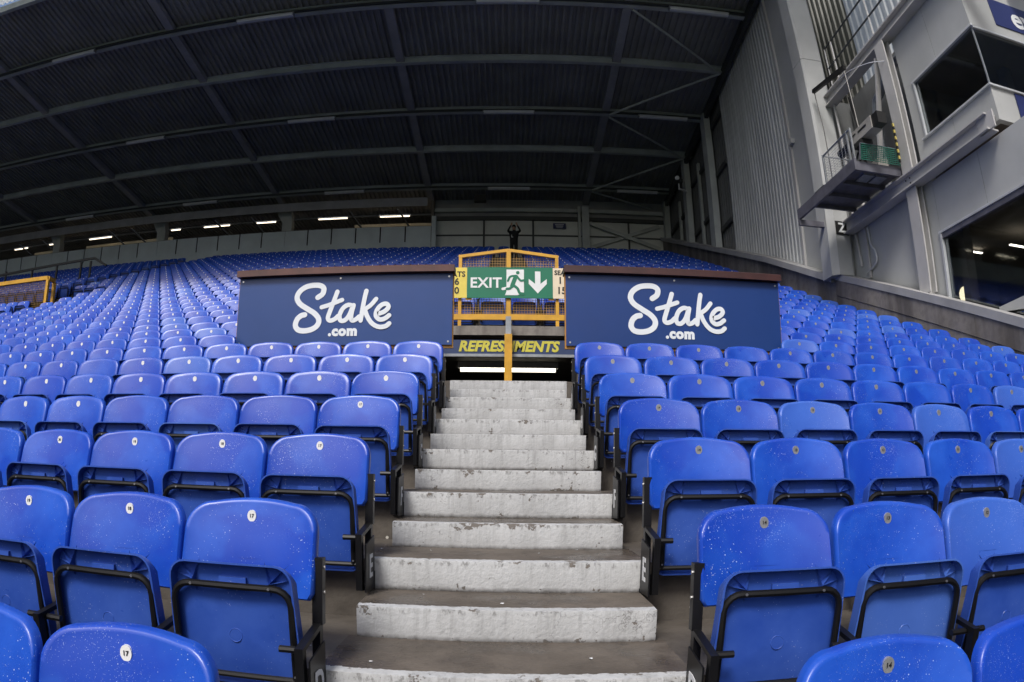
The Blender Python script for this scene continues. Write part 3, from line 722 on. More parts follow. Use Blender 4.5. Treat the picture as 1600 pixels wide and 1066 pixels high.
# refreshments sign and passage light
YR = YE-.10
t = thing('refreshments_sign', 'dark blue sign with yellow slanted refreshments lettering in the opening', 'sign', (0, YR, 2.46))
mb = MB(); mb.box(-1.1, 1.1, YR, YR+.03, 2.505, 2.735); pl = part('panel', mb, 'refresh_blue', t)
mb = MB(); text_at(mb, 'REFRESHMENTS', .235, (.0, YR-.004, 2.622), extrude=.003, offset=.010, shear=.22, sx=.99); part('lettering', mb, 'refresh_yellow', pl)
mb = MB(); mb.box(-1.1, 1.1, YR-.03, YR+.02, 2.455, 2.50); part('bottom_rail', mb, 'galvanised', t)
t = thing('strip_light', 'lit strip light glowing on the passage ceiling under the refreshments sign', 'light', (0, 11.0, 2.5), 'strip lights')
mb = MB(); mb.box(-.98, .98, 10.95, 11.07, 2.60, 2.72); part('housing', mb, 'lamp_housing', t)
mb = MB(); mb.tube([(-.93, 11, 2.565), (.93, 11, 2.565)], .038, 8); part('tube', mb, 'tube_vomitory', t)

# ------------------------------------------------------------------ roof
def zr(y): return 14.57-.105*(y-14.82)
roof = thing('stand_roof', 'dark corrugated stand roof with long steel purlins and rafters', 'roof', (-12, 14, zr(14)))
YP = [14.75, 17.65, 20.72, 23.45, 26.65]; YF, YBK = 11.65, 29.2; XP = [-25.85, -18.45, -11.0, -3.65, 3.71]
RX0, RX1 = -48.0, 8.12
def corr(x0, x1, ya, yb, zf, pitch=.215, depth=.075):
    mb = MB(); n = max(1, round((x1-x0)/pitch)); p = (x1-x0)/n; xs = []
    for i in range(n): xs += [(x0+i*p, 0), (x0+i*p+p*.38, 0), (x0+i*p+p*.5, depth), (x0+i*p+p*.88, depth)]
    xs.append((x1, 0)); vs = []; fs = []
    for x, h in xs: vs += [(x, ya, zf(ya)+h), (x, yb, zf(yb)+h)]
    for i in range(len(xs)-1): fs.append((2*i, 2*i+1, 2*i+3, 2*i+2))
    return mb.add(vs, fs)
bays = [(RX0, XP[0])] + list(zip(XP[:-1], XP[1:])) + [(XP[-1], RX1)]
yb_ = [YF]+YP+[YBK]
for a, b in bays:
    for c, d_ in zip(yb_[:-1], yb_[1:]):
        part('roof_sheet', corr(a+.002, b-.002, c, d_, lambda y: zr(y)+.22), 'roof_sheet', roof)
for y in YP:
    mb = MB(); z = zr(y); mb.box(RX0, RX1, y-.09, y+.09, z-.06, z-.03); mb.box(RX0, RX1, y-.02, y+.02, z-.03, z+.2); mb.box(RX0, RX1, y-.085, y+.085, z+.17, z+.20)
    part('purlin', mb, 'purlin_paint', roof)
for y in (YP[0], YP[2], YP[4]):
    mb = MB(); mb.box(RX0, RX1-.1, y-.20, y-.12, zr(y)-.052, zr(y)+.02); part('cable_trunking', mb, 'dark_steel', roof)
mb = MB(); mb.box(RX0, RX1, YF-.1, YF+.06, zr(YF)-.05, zr(YF)+.215); part('front_beam', mb, 'purlin_paint', roof)
for x in XP:
    mb = MB(); mb.prism([(YF+.07, zr(YF)-.0), (YBK, zr(YBK)-.0), (YBK, zr(YBK)+.20), (YF+.07, zr(YF)+.20)], x-.14, x+.14, 'x'); part('rafter', mb, 'rafter_paint', roof)
zig = [(3.85, YP[0], 7.4, YP[1]), (3.85, YP[2], 7.4, YP[1]), (3.85, YP[2], 7.4, YP[3]), (3.85, YP[4], 7.4, YP[3]), (3.85, YP[4], 7.3, 28.4)]
for xa, ya, xb, yb2 in zig:
    mb = MB(); mb.tube([(xa, ya+(.1 if yb2 > ya else -.1), zr(ya)-.09), (xb, yb2, zr(yb2)-.09)], .045, 8); part('brace', mb, 'purlin_paint', roof)
fr = MB(); fr.merge(corr(RX0, RX1, 6.2, YF-.12, lambda y: zr(y)+.26))
solid('rooflight_sheets', fr, 'translucent_sheet', 'bright translucent roof sheets along the front edge at top left', 'roof sheet', (-12, 9, zr(9)))
def strip(x, y, lab, lit=False, L=1.9, z=None, grp='unlit strip lights under the roof'):
    z = zr(y)-.11 if z is None else z
    t = thing('strip_light', lab, 'light', (x, y, z), grp)
    yy = y-.16
    mb = MB(); mb.prism([(yy-.085, z-.03), (yy-.05, z-.07), (yy+.05, z-.07), (yy+.085, z-.03), (yy+.06, z+.05), (yy-.06, z+.05)], x-L/2, x+L/2, 'x'); part('diffuser', mb, 'lamp_housing', t)
    for s in (-1, 1):
        mb = MB(); mb.box(x+s*L/2-.02, x+s*L/2+.02, yy-.075, yy+.075, z-.06, z+.058); part('end_cap', mb, 'galvanised', t)
    return t
cols = {-22.45: 'fifth', -15.0: 'fourth', -7.57: 'third', .03: 'second', 5.92: 'first'}
for y, nm in ((YP[0], 'front'), (YP[2], 'middle'), (YP[4], 'rear')):
    for x, o in cols.items():
        if x < -20 and y < 26: continue
        strip(x, y, f'grey unlit strip light under the {nm} roof beam, {o} from the right wall')

# ------------------------------------------------------------------ back of the stand
bw = thing('back_wall', 'pale rear wall panels behind the last row, right of the boxes', 'wall', (2, 28.1, 10))
for i, (a, b) in enumerate([(-3.4, -1.16), (-1.12, 1.15), (1.19, 3.4), (3.44, 5.7), (5.74, 7.7)]):
    for c, d_ in ((9.9, 11.48), (11.54, 12.24)):
        mb = MB(); mb.box(a, b, 28.1, 28.15, c, d_); part('wall_panel', mb, 'back_wall', bw)
mb = MB(); mb.box(-3.5, 7.7, 28.06, 28.098, 11.455, 11.525); part('rail', mb, 'dark_steel', bw)
for x in (-1.14, 1.17, 5.72):
    mb = MB(); mb.box(x-.045, x+.045, 28.03, 28.059, 9.9, 12.24); part('stud', mb, 'dark_steel', bw)
mb = MB(); mb.box(-3.6, 7.7, 27.95, 28.3, 12.245, 12.42); part('head_beam', mb, 'dark_steel', bw)
mb = MB(); mb.box(-3.6, 7.7, 28.2, 28.3, 12.42, zr(28.2)+.2); part('upper_panel', mb, 'roof_sheet', bw)
mb = MB(); mb.box(-3.6, 7.6, 28.0, 28.18, 12.68, 12.86); part('purlin', mb, 'purlin_paint', bw)
for a, b, w_ in ((3.28, 3.40, .1), (3.46, 3.80, .3)):
    mb = MB(); mb.box(a, b, 27.75, 27.94, 9.9, 12.9); part('column', mb, 'purlin_paint', bw)
mb = MB(); mb.bar((3.85, 27.9, 12.1), (7.2, 27.9, 10.9), .1, .17); part('cross_brace', mb, 'purlin_paint', bw)
mb = MB(); mb.bar((3.85, 27.98, 10.9), (7.2, 27.98, 12.1), .06, .17); part('cross_brace', mb, 'purlin_paint', bw)
mb = MB(); mb.box(2.11, 2.71, 27.98, 28.02, 11.83, 12.1); mb.cur = 1
for i, z in enumerate((12.03, 11.96, 11.90)): mb.box(2.2+.03*i, 2.62-.03*i, 27.972, 27.979, z-.015, z+.012)
solid('notice_board', mb, ['navy', 'lamp_housing'], 'small dark notice on the rear wall right of the person', 'notice', (2.4, 28, 11.8))
pw = thing('parapet', 'row of grey parapet panels behind the last seats, upper left', 'parapet', (-16, 27.6, 10.7))
jx = [-3.58-1.188*i for i in range(37)]
for i in range(36):
    mb = MB(); g = .015 if i % 6 == 0 else .065
    mb.box(jx[i+1]+.004, jx[i]-g, 27.6, 27.64, 11.02, 11.80); mb.box(jx[i+1]+.002, jx[i]-.006, 27.6, 27.64, 10.0, 11.02); part('panel', mb, 'back_panel', pw)
mb = MB(); mb.box(-48, -3.55, 27.66, 27.72, 11.79, 11.84); part('cap_rail', mb, 'dark_steel', pw)
mb = MB(); mb.box(-48, -3.55, 27.66, 27.70, 10.0, 11.78); part('backing', mb, 'dark_void', pw)
mb = MB(); mb.box(-3.56, -3.36, 27.55, 27.75, 9.9, 12.3); part('end_post', mb, 'back_panel', pw)
cr = thing('rear_concourse', 'dim rear concourse above the parapet with pipes and pale wall sections', 'room', (-16, 30, 10))
mb = MB(); mb.box(-48, -3.6, 34.5, 34.6, 9.9, 15); part('rear_wall', mb, 'interior', cr)
for a, b in ((-8.3, -3.7), (-25.8, -19.4), (-30.2, -28.4)):
    mb = MB(); mb.box(a, b, 31.9, 31.95, 10, 13.6); part('pale_wall', mb, 'cream_wall', cr)
part('ceiling', corr(-48, -3.6, 29.25, 34.5, lambda y: 14.35-.02*(y-29)), 'roof_sheet', cr)
mb = MB(); mb.box(-3.62, -3.5, 27.8, 34.5, 9.9, 14.6); part('end_wall', mb, 'interior', cr)
for x in (-10.75, -17.85, -24.95):
    mb = MB(); mb.box(x-.25, x+.25, 27.85, 28.25, 9.9, 12.35); mb.prism([(x-.25, 12.35), (x+.25, 12.35), (x+.1, 13.3), (x-.75, 13.3)], 27.85, 28.25, 'y'); part('column', mb, 'purlin_paint', cr)
for x in (-5.5, -8.0, -13.4, -15.5, -20.8, -22.3, -27.5, -29.5):
    mb = MB(); mb.bar((x, 29.3, 13.4), (x+1.2, 32.5, 11.9), .07, .07); part('roof_strut', mb, 'dark_steel', cr)
for i, y in enumerate((29.6, 31.3)):
    mb = MB(); mb.tube([(-48, y, 13.95-.1*i), (-3.7, y, 13.95-.1*i)], .06, 8); part('pipe', mb, 'dark_steel', cr)
fa = MB(); fas = thing('roof_fascia', 'grey fascia panels hanging under the rear roof beam, left', 'fascia', (-18, 27.3, 12.8))
for i in range(29):
    a = -3.75-1.5*i; mb = MB(); mb.box(a-1.49, a, 27.30, 27.34, 12.72, 13.15); part('panel', mb, 'rafter_paint', fas)
litx = [(-6.72, -5.15), (-10.09, -8.5), (-13.68, -12.55), (-16.91, -15.31), (-19.05, -18.45), (-24.95, -23.28), (-28.2, -27.6), (-31.28, -30.11)]
for i, (a, b) in enumerate(litx):
    t = thing('strip_light', f'glowing strip light in the rear concourse, {ORD[i]} from the right', 'light', ((a+b)/2, 31, 13.65), 'lit strip lights in the rear concourse')
    mb = MB(); mb.box(a-.05, b+.05, 30.95, 31.05, 13.70, 13.76); part('housing', mb, 'lamp_housing', t)
    mb = MB(); mb.tube([(a, 31, 13.665), (b, 31, 13.665)], .024, 8); part('tube', mb, 'tube_lit', t)

# ------------------------------------------------------------------ right-hand end wall
def zc(y): return 2.71+.378*(y-5.41) if y < 11.45 else float(np.interp(y, [11.45, 11.77, 15.32, 21.44, 27.4, 29], [4.92, 5.05, 6.55, 8.95, 11.3, 11.93]))
ew = thing('end_wall', 'stained concrete wall stepping up beside the right seats with pale coping', 'wall', (7.5, 8, 0))
joints = [-4.2, -.6, 3.0, 6.6, 10.2, 11.44]
for a, b in zip(joints[:-1], joints[1:]):
    mb = MB(); mb.prism([(a+.004, -2.2), (b-.004, -2.2), (b-.004, zc(b)-.52), (a+.004, zc(a)-.52)], XW, XW+.3, 'x'); part('lower_panel', mb, 'wall_concrete', ew)
    mb = MB(); mb.prism([(a+.004, zc(a)-.508), (b-.004, zc(b)-.508), (b-.004, zc(b)-.15), (a+.004, zc(a)-.15)], XW-.012, XW+.3, 'x'); part('upper_panel', mb, 'wall_concrete', ew)
joints2 = [11.45, 15.0, 18.6, 22.2, 25.8, 28.1]
for a, b in zip(joints2[:-1], joints2[1:]):
    mb = MB(); mb.prism([(a+.003, -.5), (b-.003, -.5), (b-.003, zc(b)-.15), (a+.003, zc(a)-.15)], XW+.03, XW+.3, 'x'); part('lower_panel', mb, 'wall_concrete', ew)
mb = MB(); ys_ = [-4.2, 11.42]; mb.prism([(y, zc(y)-.148) for y in ys_]+[(y, zc(y)) for y in ys_[::-1]], XW-.03, XW+.34, 'x'); part('coping', mb, 'coping', ew)
ys_ = [11.46, 11.77, 15.32, 21.44, 27.4, 28.1]; mb = MB()
for a, b in zip(ys_[:-1], ys_[1:]): mb.prism([(a, zc(a)-.148), (b, zc(b)-.148), (b, zc(b)+.02), (a, zc(a)+.02)], XW-.10, XW+.34, 'x')
part('coping', mb, 'coping', ew)

def vcorr(x, ya, yb, zbf, zt, pitch, depth, axis=1):       # vertical profiled cladding on plane x
    mb = MB(); n = max(1, round((yb-ya)/pitch)); p = (yb-ya)/n; pr = []
    for i in range(n): pr += [(ya+i*p, 0), (ya+i*p+p*.4, 0), (ya+i*p+p*.5, depth), (ya+i*p+p*.9, depth)]
    pr.append((yb, 0)); vs = []; fs = []
    for y, d_ in pr: vs += [(x-d_, y, zbf(y)), (x-d_, y, zt(y) if callable(zt) else zt)]
    for i in range(len(pr)-1): fs.append((2*i, 2*i+1, 2*i+3, 2*i+2))
    return mb.add(vs, fs)
sc_ = thing('side_cladding', 'tall pale corrugated cladding on the right side wall under the roof', 'wall', (7.75, 16, 6))
for i in range(3):
    a = 13.52+i*1.8; part('cladding_sheet', vcorr(7.72, a, a+1.8, lambda y: zc(y)-.05, lambda y: zr(y)+.2, .225, .03), 'cladding', sc_)
mb = MB(); mb.box(7.66, 7.76, 12.5, 13.5, 4.9, 15.0); part('plain_strip', mb, 'side_panel', sc_)
mb = MB(); mb.box(7.60, 7.70, 13.44, 13.54, 5.4, 15.0); part('corner_trim', mb, 'pale_steel', sc_)
mb = MB(); mb.box(7.55, 7.66, 13.25, 13.43, 9.2, 9.35); part('bracket', mb, 'side_panel', sc_)
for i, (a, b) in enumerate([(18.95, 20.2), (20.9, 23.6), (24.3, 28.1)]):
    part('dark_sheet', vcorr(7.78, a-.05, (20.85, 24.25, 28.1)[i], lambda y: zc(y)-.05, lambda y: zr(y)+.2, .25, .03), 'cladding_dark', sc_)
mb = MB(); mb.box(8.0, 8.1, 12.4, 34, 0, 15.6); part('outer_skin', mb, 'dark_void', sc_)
for z0_, dz in ((0, 0), (2.2, 0), (4.2, 0)):
    for a, b in ((18.95, 20.2), (20.75, 23.6), (24.1, 27.7)):
        zz = zc((a+b)/2)+.9+z0_
        if zz < zr(b)-.4: mb = MB(); mb.bar((7.70, a, zz), (7.70, b, zz), .1, .16); part('rail', mb, 'dark_steel', sc_)
for a, b in ((20.2, 20.72), (23.6, 24.05), (27.5, 27.9)):
    mb = MB(); mb.box(7.42, 7.66, a, b, zc((a+b)/2)-.1, zr(b)+.05); part('column', mb, 'purlin_paint', sc_)
for y in (22.3, 25.6):
    mb = MB(); mb.box(7.6, 7.7, y-.09, y+.09, zc(y)-.1, zr(y)-1); part('stud', mb, 'purlin_paint', sc_)
mb = MB(); mb.prism([(11.7, zr(11.7)-.25), (28, zr(28)-.25), (28, zr(28)+.1), (11.7, zr(11.7)+.1)], 7.46, 7.60, 'x'); part('eaves_beam', mb, 'dark_steel', sc_)
# pillar with the Z plate
pil = thing('pillar', 'tall grey clad pillar with a black Z plate beside the camera platform', 'pillar', (7.47, 11.3, 4.8))
def chamfer(x0, x1, y0, y1, c): return [(x0+c, y0), (x1-c, y0), (x1, y0+c), (x1, y1), (x0, y1), (x0, y0+c)]
mb = MB(); mb.prism(chamfer(7.17, 7.775, 11.06, 11.62, .05), 7.0, 10.46, 'z'); part('shaft', mb, 'pillar_paint', pil)
mb = MB(); mb.prism(chamfer(7.17, 7.775, 11.06, 11.62, .05), 10.475, 16.5, 'z'); part('shaft', mb, 'pillar_paint', pil)
mb = MB(); mb.prism(chamfer(7.15, 7.79, 11.035, 11.64, .14), 4.85, 6.95, 'z'); part('casing', mb, 'pillar_paint', pil)
mb = MB(); mb.prism(chamfer(7.19, 7.76, 11.08, 11.6, .05), 6.95, 7.0, 'z'); mb.prism(chamfer(7.19, 7.76, 11.08, 11.6, .05), 10.46, 10.475, 'z'); part('joint', mb, 'dark_steel', pil)
mb = MB(); mb.box(7.30, 7.64, 11.018, 11.03, 5.78, 6.10); zp = part('letter_plate', mb, 'ink', pil)
mb = MB(); text_at(mb, 'Z', .31, (7.47, 11.014, 5.935), extrude=.002, offset=.008); part('plate_letter', mb, 'sign_white', zp)
mb = MB(); mb.box(7.82, 8.0, 11.9, 12.56, 4.9, 16)
solid('shadow_gap', mb, 'dark_void', 'dark vertical gap between the pillar and the pale cladding', 'gap', (7.95, 12.3, 4.9))

# ------------------------------------------------------------------ glazed boxes on the right
XB = 7.78; YC = 5.53
gb = thing('glazed_box', 'upper grey box with dark corner window above the camera platform', 'building', (9, 6.5, 6.0))
mb = MB(); mb.box(XB, XB+.12, YC, 6.75, 6.0, 6.64); part('sill_panel', mb, 'side_panel', gb)
mb = MB(); mb.box(XB, XB+.12, 6.76, 8.0, 6.0, 6.64); part('sill_panel', mb, 'side_panel', gb)
for a, b in ((XB+.122, 8.32), (8.33, 11.5)):
    mb = MB(); mb.box(a, b, YC, YC+.12, 6.0, 6.63); part('sill_panel', mb, 'side_panel', gb)
for a, b in ((YC, 6.75), (6.76, 8.0)):
    mb = MB(); mb.box(XB, XB+.12, a, b, 7.88, 9.02); part('fascia_panel', mb, 'side_panel', gb)
mb = MB(); mb.box(XB+.122, 11.5, YC, YC+.12, 7.84, 9.02); part('fascia_panel', mb, 'side_panel', gb)
mb = MB(); mb.box(XB, XB+.12, 7.66, 8.0, 6.645, 7.875); part('jamb_panel', mb, 'side_panel', gb)
mb = MB(); mb.box(XB-.03, XB+.02, YC-.03, 7.70, 7.83, 7.875); mb.box(XB-.028, XB+.02, 7.62, 7.665, 6.66, 7.829); mb.box(XB-.05, XB+.02, YC-.05, 7.75, 6.62, 6.655); mb.box(XB+.021, 11.5, YC-.03, YC+.02, 7.80, 7.838); mb.box(XB+.021, 11.5, YC-.05, YC+.02, 6.615, 6.65); part('window_frame', mb, 'window_frame', gb)
mb = MB(); mb.box(XB+.03, XB+.04, YC+.04, 7.64, 6.65, 7.84); part('pane', mb, 'glass', gb)
mb = MB(); mb.box(XB+.045, 11.5, YC+.03, YC+.04, 6.645, 7.81); part('pane', mb, 'glass', gb)
mb = MB(); mb.box(XB+.02, XB+.05, YC+.02, YC+.045, 6.66, 7.83); part('corner_seal', mb, 'galvanised', gb)
mb = MB(); mb.box(XB+.13, 11.5, YC+.13, 8.0, 6.2, 6.25); mb.box(XB+.13, 11.5, YC+.13, 8.0, 7.95, 8.0); mb.box(11.4, 11.5, YC+.13, 8.0, 6.2, 8.0); mb.box(XB+.13, 11.5, 7.9, 8.0, 6.2, 8.0); mb.box(9.3, 9.5, 6.5, 6.7, 6.25, 7.95); part('interior', mb, 'interior', gb)
mb = MB(); mb.box(XB, 11.5, YC, 8.0, 9.02, 9.06); part('roof', mb, 'side_panel', gb)
mb = MB(); mb.box(8.46, 11.3, YC-.02, YC-.003, 8.06, 8.66); sgn_ = thing('fascia_sign', 'navy fascia sign with white letters at the top right corner', 'sign', (9.8, YC, 8.06)); pl = part('panel', mb, 'navy', sgn_)
mb = MB(); text_at(mb, 'ev', .62, (8.93, YC-.024, 8.35), extrude=.003, offset=.016, align='LEFT'); part('lettering', mb, 'sign_white', pl)
mb = MB(); mb.box(8.33, 11.3, YC-.02, YC-.003, 6.0, 6.6); solid('banner', mb, 'navy', 'navy banner panel under the dark corner window at right edge', 'banner', (9.8, YC, 6.0))
lo = thing('lower_box', 'lower grey box with large dark window behind the right coping', 'building', (9, 6, 2.5))
mb = MB(); mb.box(XB, XB+.12, 7.78, 11.2, 3.2, 5.95); part('wall_panel', mb, 'side_panel', lo)
mb = MB(); mb.box(XB, XB+.12, 1.0, 6.3, 4.80, 5.78); part('wall_panel', mb, 'side_panel', lo)
mb = MB(); mb.box(XB, XB+.12, 6.31, 7.77, 4.80, 5.78); part('wall_panel', mb, 'side_panel', lo)
mb = MB(); mb.box(XB-.04, XB+.02, 1.0, 7.80, 4.76, 4.805); mb.box(XB-.038, XB+.02, 7.72, 7.775, 2.9, 4.755); part('window_frame', mb, 'window_frame', lo)
mb = MB(); mb.box(XB-.025, XB+.02, 1.0, 7.715, 4.66, 4.755); part('blind_box', mb, 'platform_steel', lo)
mb = MB(); mb.box(XB+.03, XB+.04, 1.0, 7.72, 2.4, 4.76); part('pane', mb, 'glass', lo)
mb = MB(); mb.prism([(1.0, 2.4), (6.35, 3.02), (6.35, 3.10), (1.0, 3.45)], XB-.06, XB+.02, 'x'); part('sill', mb, 'side_panel', lo)
mb = MB(); mb.box(XB+.13, 13, 1.0, 12, 5.30, 5.34); mb.box(XB+.13, 13, 1.0, 12, 2.2, 2.25); mb.box(12.9, 13, 1.0, 12, 2.2, 5.3); mb.box(XB+.13, 13, 11.9, 12, 2.2, 5.3); mb.box(8.1, 8.3, 7.5, 7.7, 2.2, 5.3); part('interior', mb, 'interior', lo)
for i, (x, y, z, L) in enumerate([(10, 9.55, 5.2, .35), (10, 8.2, 4.95, .8)]):
    mb = MB(); mb.box(x, x+L, y-.03, y+.03, z, z+.02)
    solid('ceiling_light', mb, 'tube_small', ['short lit ceiling strip inside the lower dark window', 'longer lit ceiling strip inside the lower dark window'][i], 'light', (x, y, z))
mb = MB()
for i in range(9):
    a0 = -math.pi/2+math.pi*i/9; a1 = -math.pi/2+math.pi*(i+1)/9
    for j in range(14):
        b0 = 2*math.pi*j/14; b1 = 2*math.pi*(j+1)/14
        P = lambda a, b: (8.5+.16*math.cos(a)*math.cos(b), 8.1+.16*math.cos(a)*math.sin(b), 3.78+.17*math.sin(a))
        mb.add([P(a0,b0),P(a0,b1),P(a1,b1),P(a1,b0)], [(0,1,2,3)])
solid('globe_lamp', mb, 'lamp_globe', 'warm round lamp glowing at the bottom of the lower window', 'lamp', (8.5, 8.1, 3.6), None, True)
# steel frame in front of the boxes
sf = thing('steel_frame', 'pale steel beams and columns carrying the glazed boxes', 'frame', (7.6, 8, 4))
def ibeam(y0_, y1_, z0_, z1_, x):
    mb = MB(); mb.box(x-.13, x+.13, y0_, y1_, z0_, z0_+.03); mb.box(x-.13, x+.13, y0_, y1_, z1_-.03, z1_); mb.box(x-.03, x+.03, y0_, y1_, z0_+.03, z1_-.03); return mb
part('beam', ibeam(5.6, 11.02, 5.80, 6.10, 7.62), 'pale_steel', sf)
mb = MB(); mb.box(7.55, 7.58, 5.45, 5.9, 5.80, 6.1); part('end_plate', mb, 'pale_steel', sf)
part('beam', ibeam(3.0, 11.05, 9.10, 9.40, 7.70), 'pale_steel', sf)
mb = MB(); mb.box(7.56, 7.59, 8.05, 8.40, 3.75, 5.79); mb.box(7.70, 7.73, 8.05, 8.40, 3.75, 5.79); mb.box(7.59, 7.70, 8.21, 8.24, 3.75, 5.79); part('column', mb, 'pale_steel', sf)
mb = MB(); mb.box(7.56, 7.59, 8.05, 8.40, 6.11, 9.09); mb.box(7.70, 7.73, 8.05, 8.40, 6.11, 9.09); mb.box(7.59, 7.70, 8.21, 8.24, 6.11, 9.09); part('column', mb, 'pale_steel', sf)
mb = MB(); mb.bar((7.66, 8.55, 8.95), (7.66, 9.35, 6.6), .07, .09, (1,0,0)); part('diagonal', mb, 'pale_steel', sf)
mb = MB(); mb.bar((7.70, 10.3, 6.2), (7.70, 10.75, 7.3), .06, .08, (1,0,0)); part('diagonal', mb, 'pale_steel', sf)
for y, z in ((8.2, 5.9), (8.2, 6.0), (8.35, 6.0), (5.75, 5.9), (5.75, 6.0), (5.9, 5.95)):
    mb = MB(); mb.tube([(7.575, y, z), (7.56, y, z)], .018, 6); part('bolt', mb, 'dark_steel', sf)
rw = MB(); rw.box(8.3, 8.4, 8.0, 11.06, 5.9, 9.3); rw.box(8.3, 8.9, 8.0, 11.06, 9.3, 9.36); rw.box(7.78, 9.2, 11.2, 11.3, 3.0, 9.4); rw.box(8.42, 8.5, 7.9, 11.06, 3.0, 9.29)
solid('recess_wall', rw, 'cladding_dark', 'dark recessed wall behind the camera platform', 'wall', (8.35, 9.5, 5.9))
for i, (pts, r, mt, lab) in enumerate([
    ([(8.05, 5.6, 8.9), (8.05, 8.2, 8.9), (8.05, 9.2, 8.6), (8.05, 9.6, 8.2), (8.05, 9.65, 6.2)], .10, 'galvanised', 'thick grey pipe bending down behind the camera platform'),
    ([(7.74, 10.9, 9.1), (7.74, 10.85, 7.5), (7.74, 10.9, 6.0), (7.74, 10.78, 5.0)], .03, 'pale_steel', 'thin vertical pipe at the pillar edge'),
    ([(7.74, 10.35, 5.75), (7.74, 10.3, 5.35), (7.72, 10.12, 5.15), (7.72, 10.12, 4.9), (7.74, 10.6, 4.78)], .022, 'window_frame', 'pale bent conduit below the beam by the pillar'),
    ([(7.9, 10.4, 9.05), (7.85, 10.2, 8.2), (7.8, 9.9, 7.4), (7.7, 9.6, 6.9)], .03, 'ink', 'black cable hanging down to the television camera'),
    ([(7.45, 10.0, 9.2), (7.3, 9.2, 8.95), (7.4, 8.5, 8.75), (7.6, 8.1, 8.6)], .009, 'lamp_housing', 'white cable sagging from the gantry arm to the column')]):
    mb = MB(); mb.tube(smooth_path(pts, 5), r, 8); solid(['pipe', 'pipe', 'conduit', 'cable', 'cable'][i], mb, mt, lab, ['pipe', 'pipe', 'conduit', 'cable', 'cable'][i], pts[0], None, True)
mb = MB(); mb.box(7.72, 7.76, 10.42, 10.5, 4.65, 5.78); solid('door_post', mb, 'pale_steel', 'slim pale post beside the bent conduit', 'post', (7.74, 10.46, 4.65))
# high sheets and walkway rail above
us = thing('upper_sheeting', 'stained and bright corrugated sheets high above the glazed boxes', 'wall', (9, 10, 9.4))
part('stained_sheet', vcorr(9.0, 11.18, 13.4, lambda y: 9.0, 18.0, .28, .05), 'stained_sheet', us)
part('bright_sheet', vcorr(9.0, 2.0, 11.16, lambda y: 9.0, 18.0, .28, .05), 'translucent_sheet', us)
wr = thing('walkway_rail', 'thin steel guard rail on the high walkway over the platform', 'railing', (7.6, 9, 9.4))
for z in (10.5, 9.93):
    mb = MB(); mb.tube([(7.62, 2.5, z), (7.62, 10.6, z)], .022, 6); part('rail', mb, 'dark_steel', wr)
for y in (10.58, 10.2, 8.35, 6.0):
    mb = MB(); mb.tube([(7.62, y, 9.4), (7.62, y, 10.5)], .02, 6); part('post', mb, 'pale_steel', wr)
ga = thing('gantry_arm', 'black hoist arm with hanging cables above the camera platform', 'hoist', (7.3, 10.2, 8.9))
mb = MB(); mb.bar((7.2, 10.85, 9.35), (7.3, 9.35, 9.15), .07, .1); part('arm', mb, 'ink', ga)
mb = MB(); mb.tube([(7.2, 10.8, 9.3), (7.2, 10.78, 9.0), (7.15, 10.6, 8.2), (7.1, 10.5, 6.9)], .012, 5); part('cable', mb, 'ink', ga)
mb = MB(); mb.tube([(7.3, 9.4, 9.1), (7.2, 9.2, 8.2), (7.1, 9.0, 7.3)], .009, 5); part('rope', mb, 'grey_box', ga)

# ------------------------------------------------------------------ camera platform
cp = thing('camera_platform', 'steel television camera platform with green netting hung on the right wall', 'platform', (7, 10, 6.2))
mb = MB(); mb.prism([(6.58, 8.58), (7.62, 8.58), (7.62, 10.5), (6.58, 10.5)], 6.24, 6.28, 'z'); part('deck', mb, 'platform_steel', cp)
mb = MB(); mb.box(6.52, 6.58, 8.5, 11.35, 6.16, 6.40); part('side_beam', mb, 'platform_steel', cp)
mb = MB(); mb.box(6.582, 7.62, 8.5, 8.56, 6.16, 6.34); part('front_beam', mb, 'platform_steel', cp)
mb = MB(); mb.box(6.582, 7.62, 10.5, 10.56, 6.16, 6.34); part('rear_beam', mb, 'platform_steel', cp)
mb = MB(); mb.box(6.52, 7.5, 11.28, 11.36, 6.02, 6.15); part('bracket', mb, 'platform_steel', cp)
for y in (9.2, 9.85):
    mb = MB(); mb.box(6.59, 7.6, y-.03, y+.03, 6.15, 6.235); part('joist', mb, 'platform_steel', cp)
for i in range(2):
    mb = MB(); mb.box(6.85+.3*i, 7.1+.3*i, 8.75, 9.1, 6.20, 6.238); part('hatch', mb, 'galvanised', cp)
mb = MB()
for (x, y) in ((6.62, 8.62), (6.62, 8.78), (6.62, 9.92)): mb.box(x-.02, x+.02, y-.02, y+.02, 6.4, 7.12)
mb.tube([(6.62, 8.62, 7.1), (6.62, 9.92, 7.1), (7.3, 9.92, 7.1)], .02, 6); part('cage_frame', mb, 'galvanised', cp)
mb = MB()
for i in range(12): mb.tube([(6.62, 8.8, 6.45+i*.055), (6.62, 9.9, 6.45+i*.055)], .004, 4)
for i in range(9): mb.tube([(6.62, 8.8+i*.1375, 6.42), (6.62, 8.8+i*.1375, 7.09)], .004, 4)
for i in range(6): mb.tube([(6.62+i*.13, 9.92, 6.42), (6.62+i*.13, 9.92, 7.09)], .004, 4)
for i in range(10): mb.tube([(6.62, 9.92, 6.45+i*.065), (7.3, 9.92, 6.45+i*.065)], .004, 4)
part('cage_mesh', mb, 'galvanised', cp)
mb = MB()
for i in range(25): mb.bar((6.66+i*.04, 8.45, 6.36), (6.66+i*.04, 8.36, 6.66), .011, .005)
for i in range(9): mb.box(6.66, 7.63, 8.44-.0112*i-.006, 8.44-.0112*i, 6.365+i*.036, 6.376+i*.036)
part('green_netting', mb, 'green_net', cp)
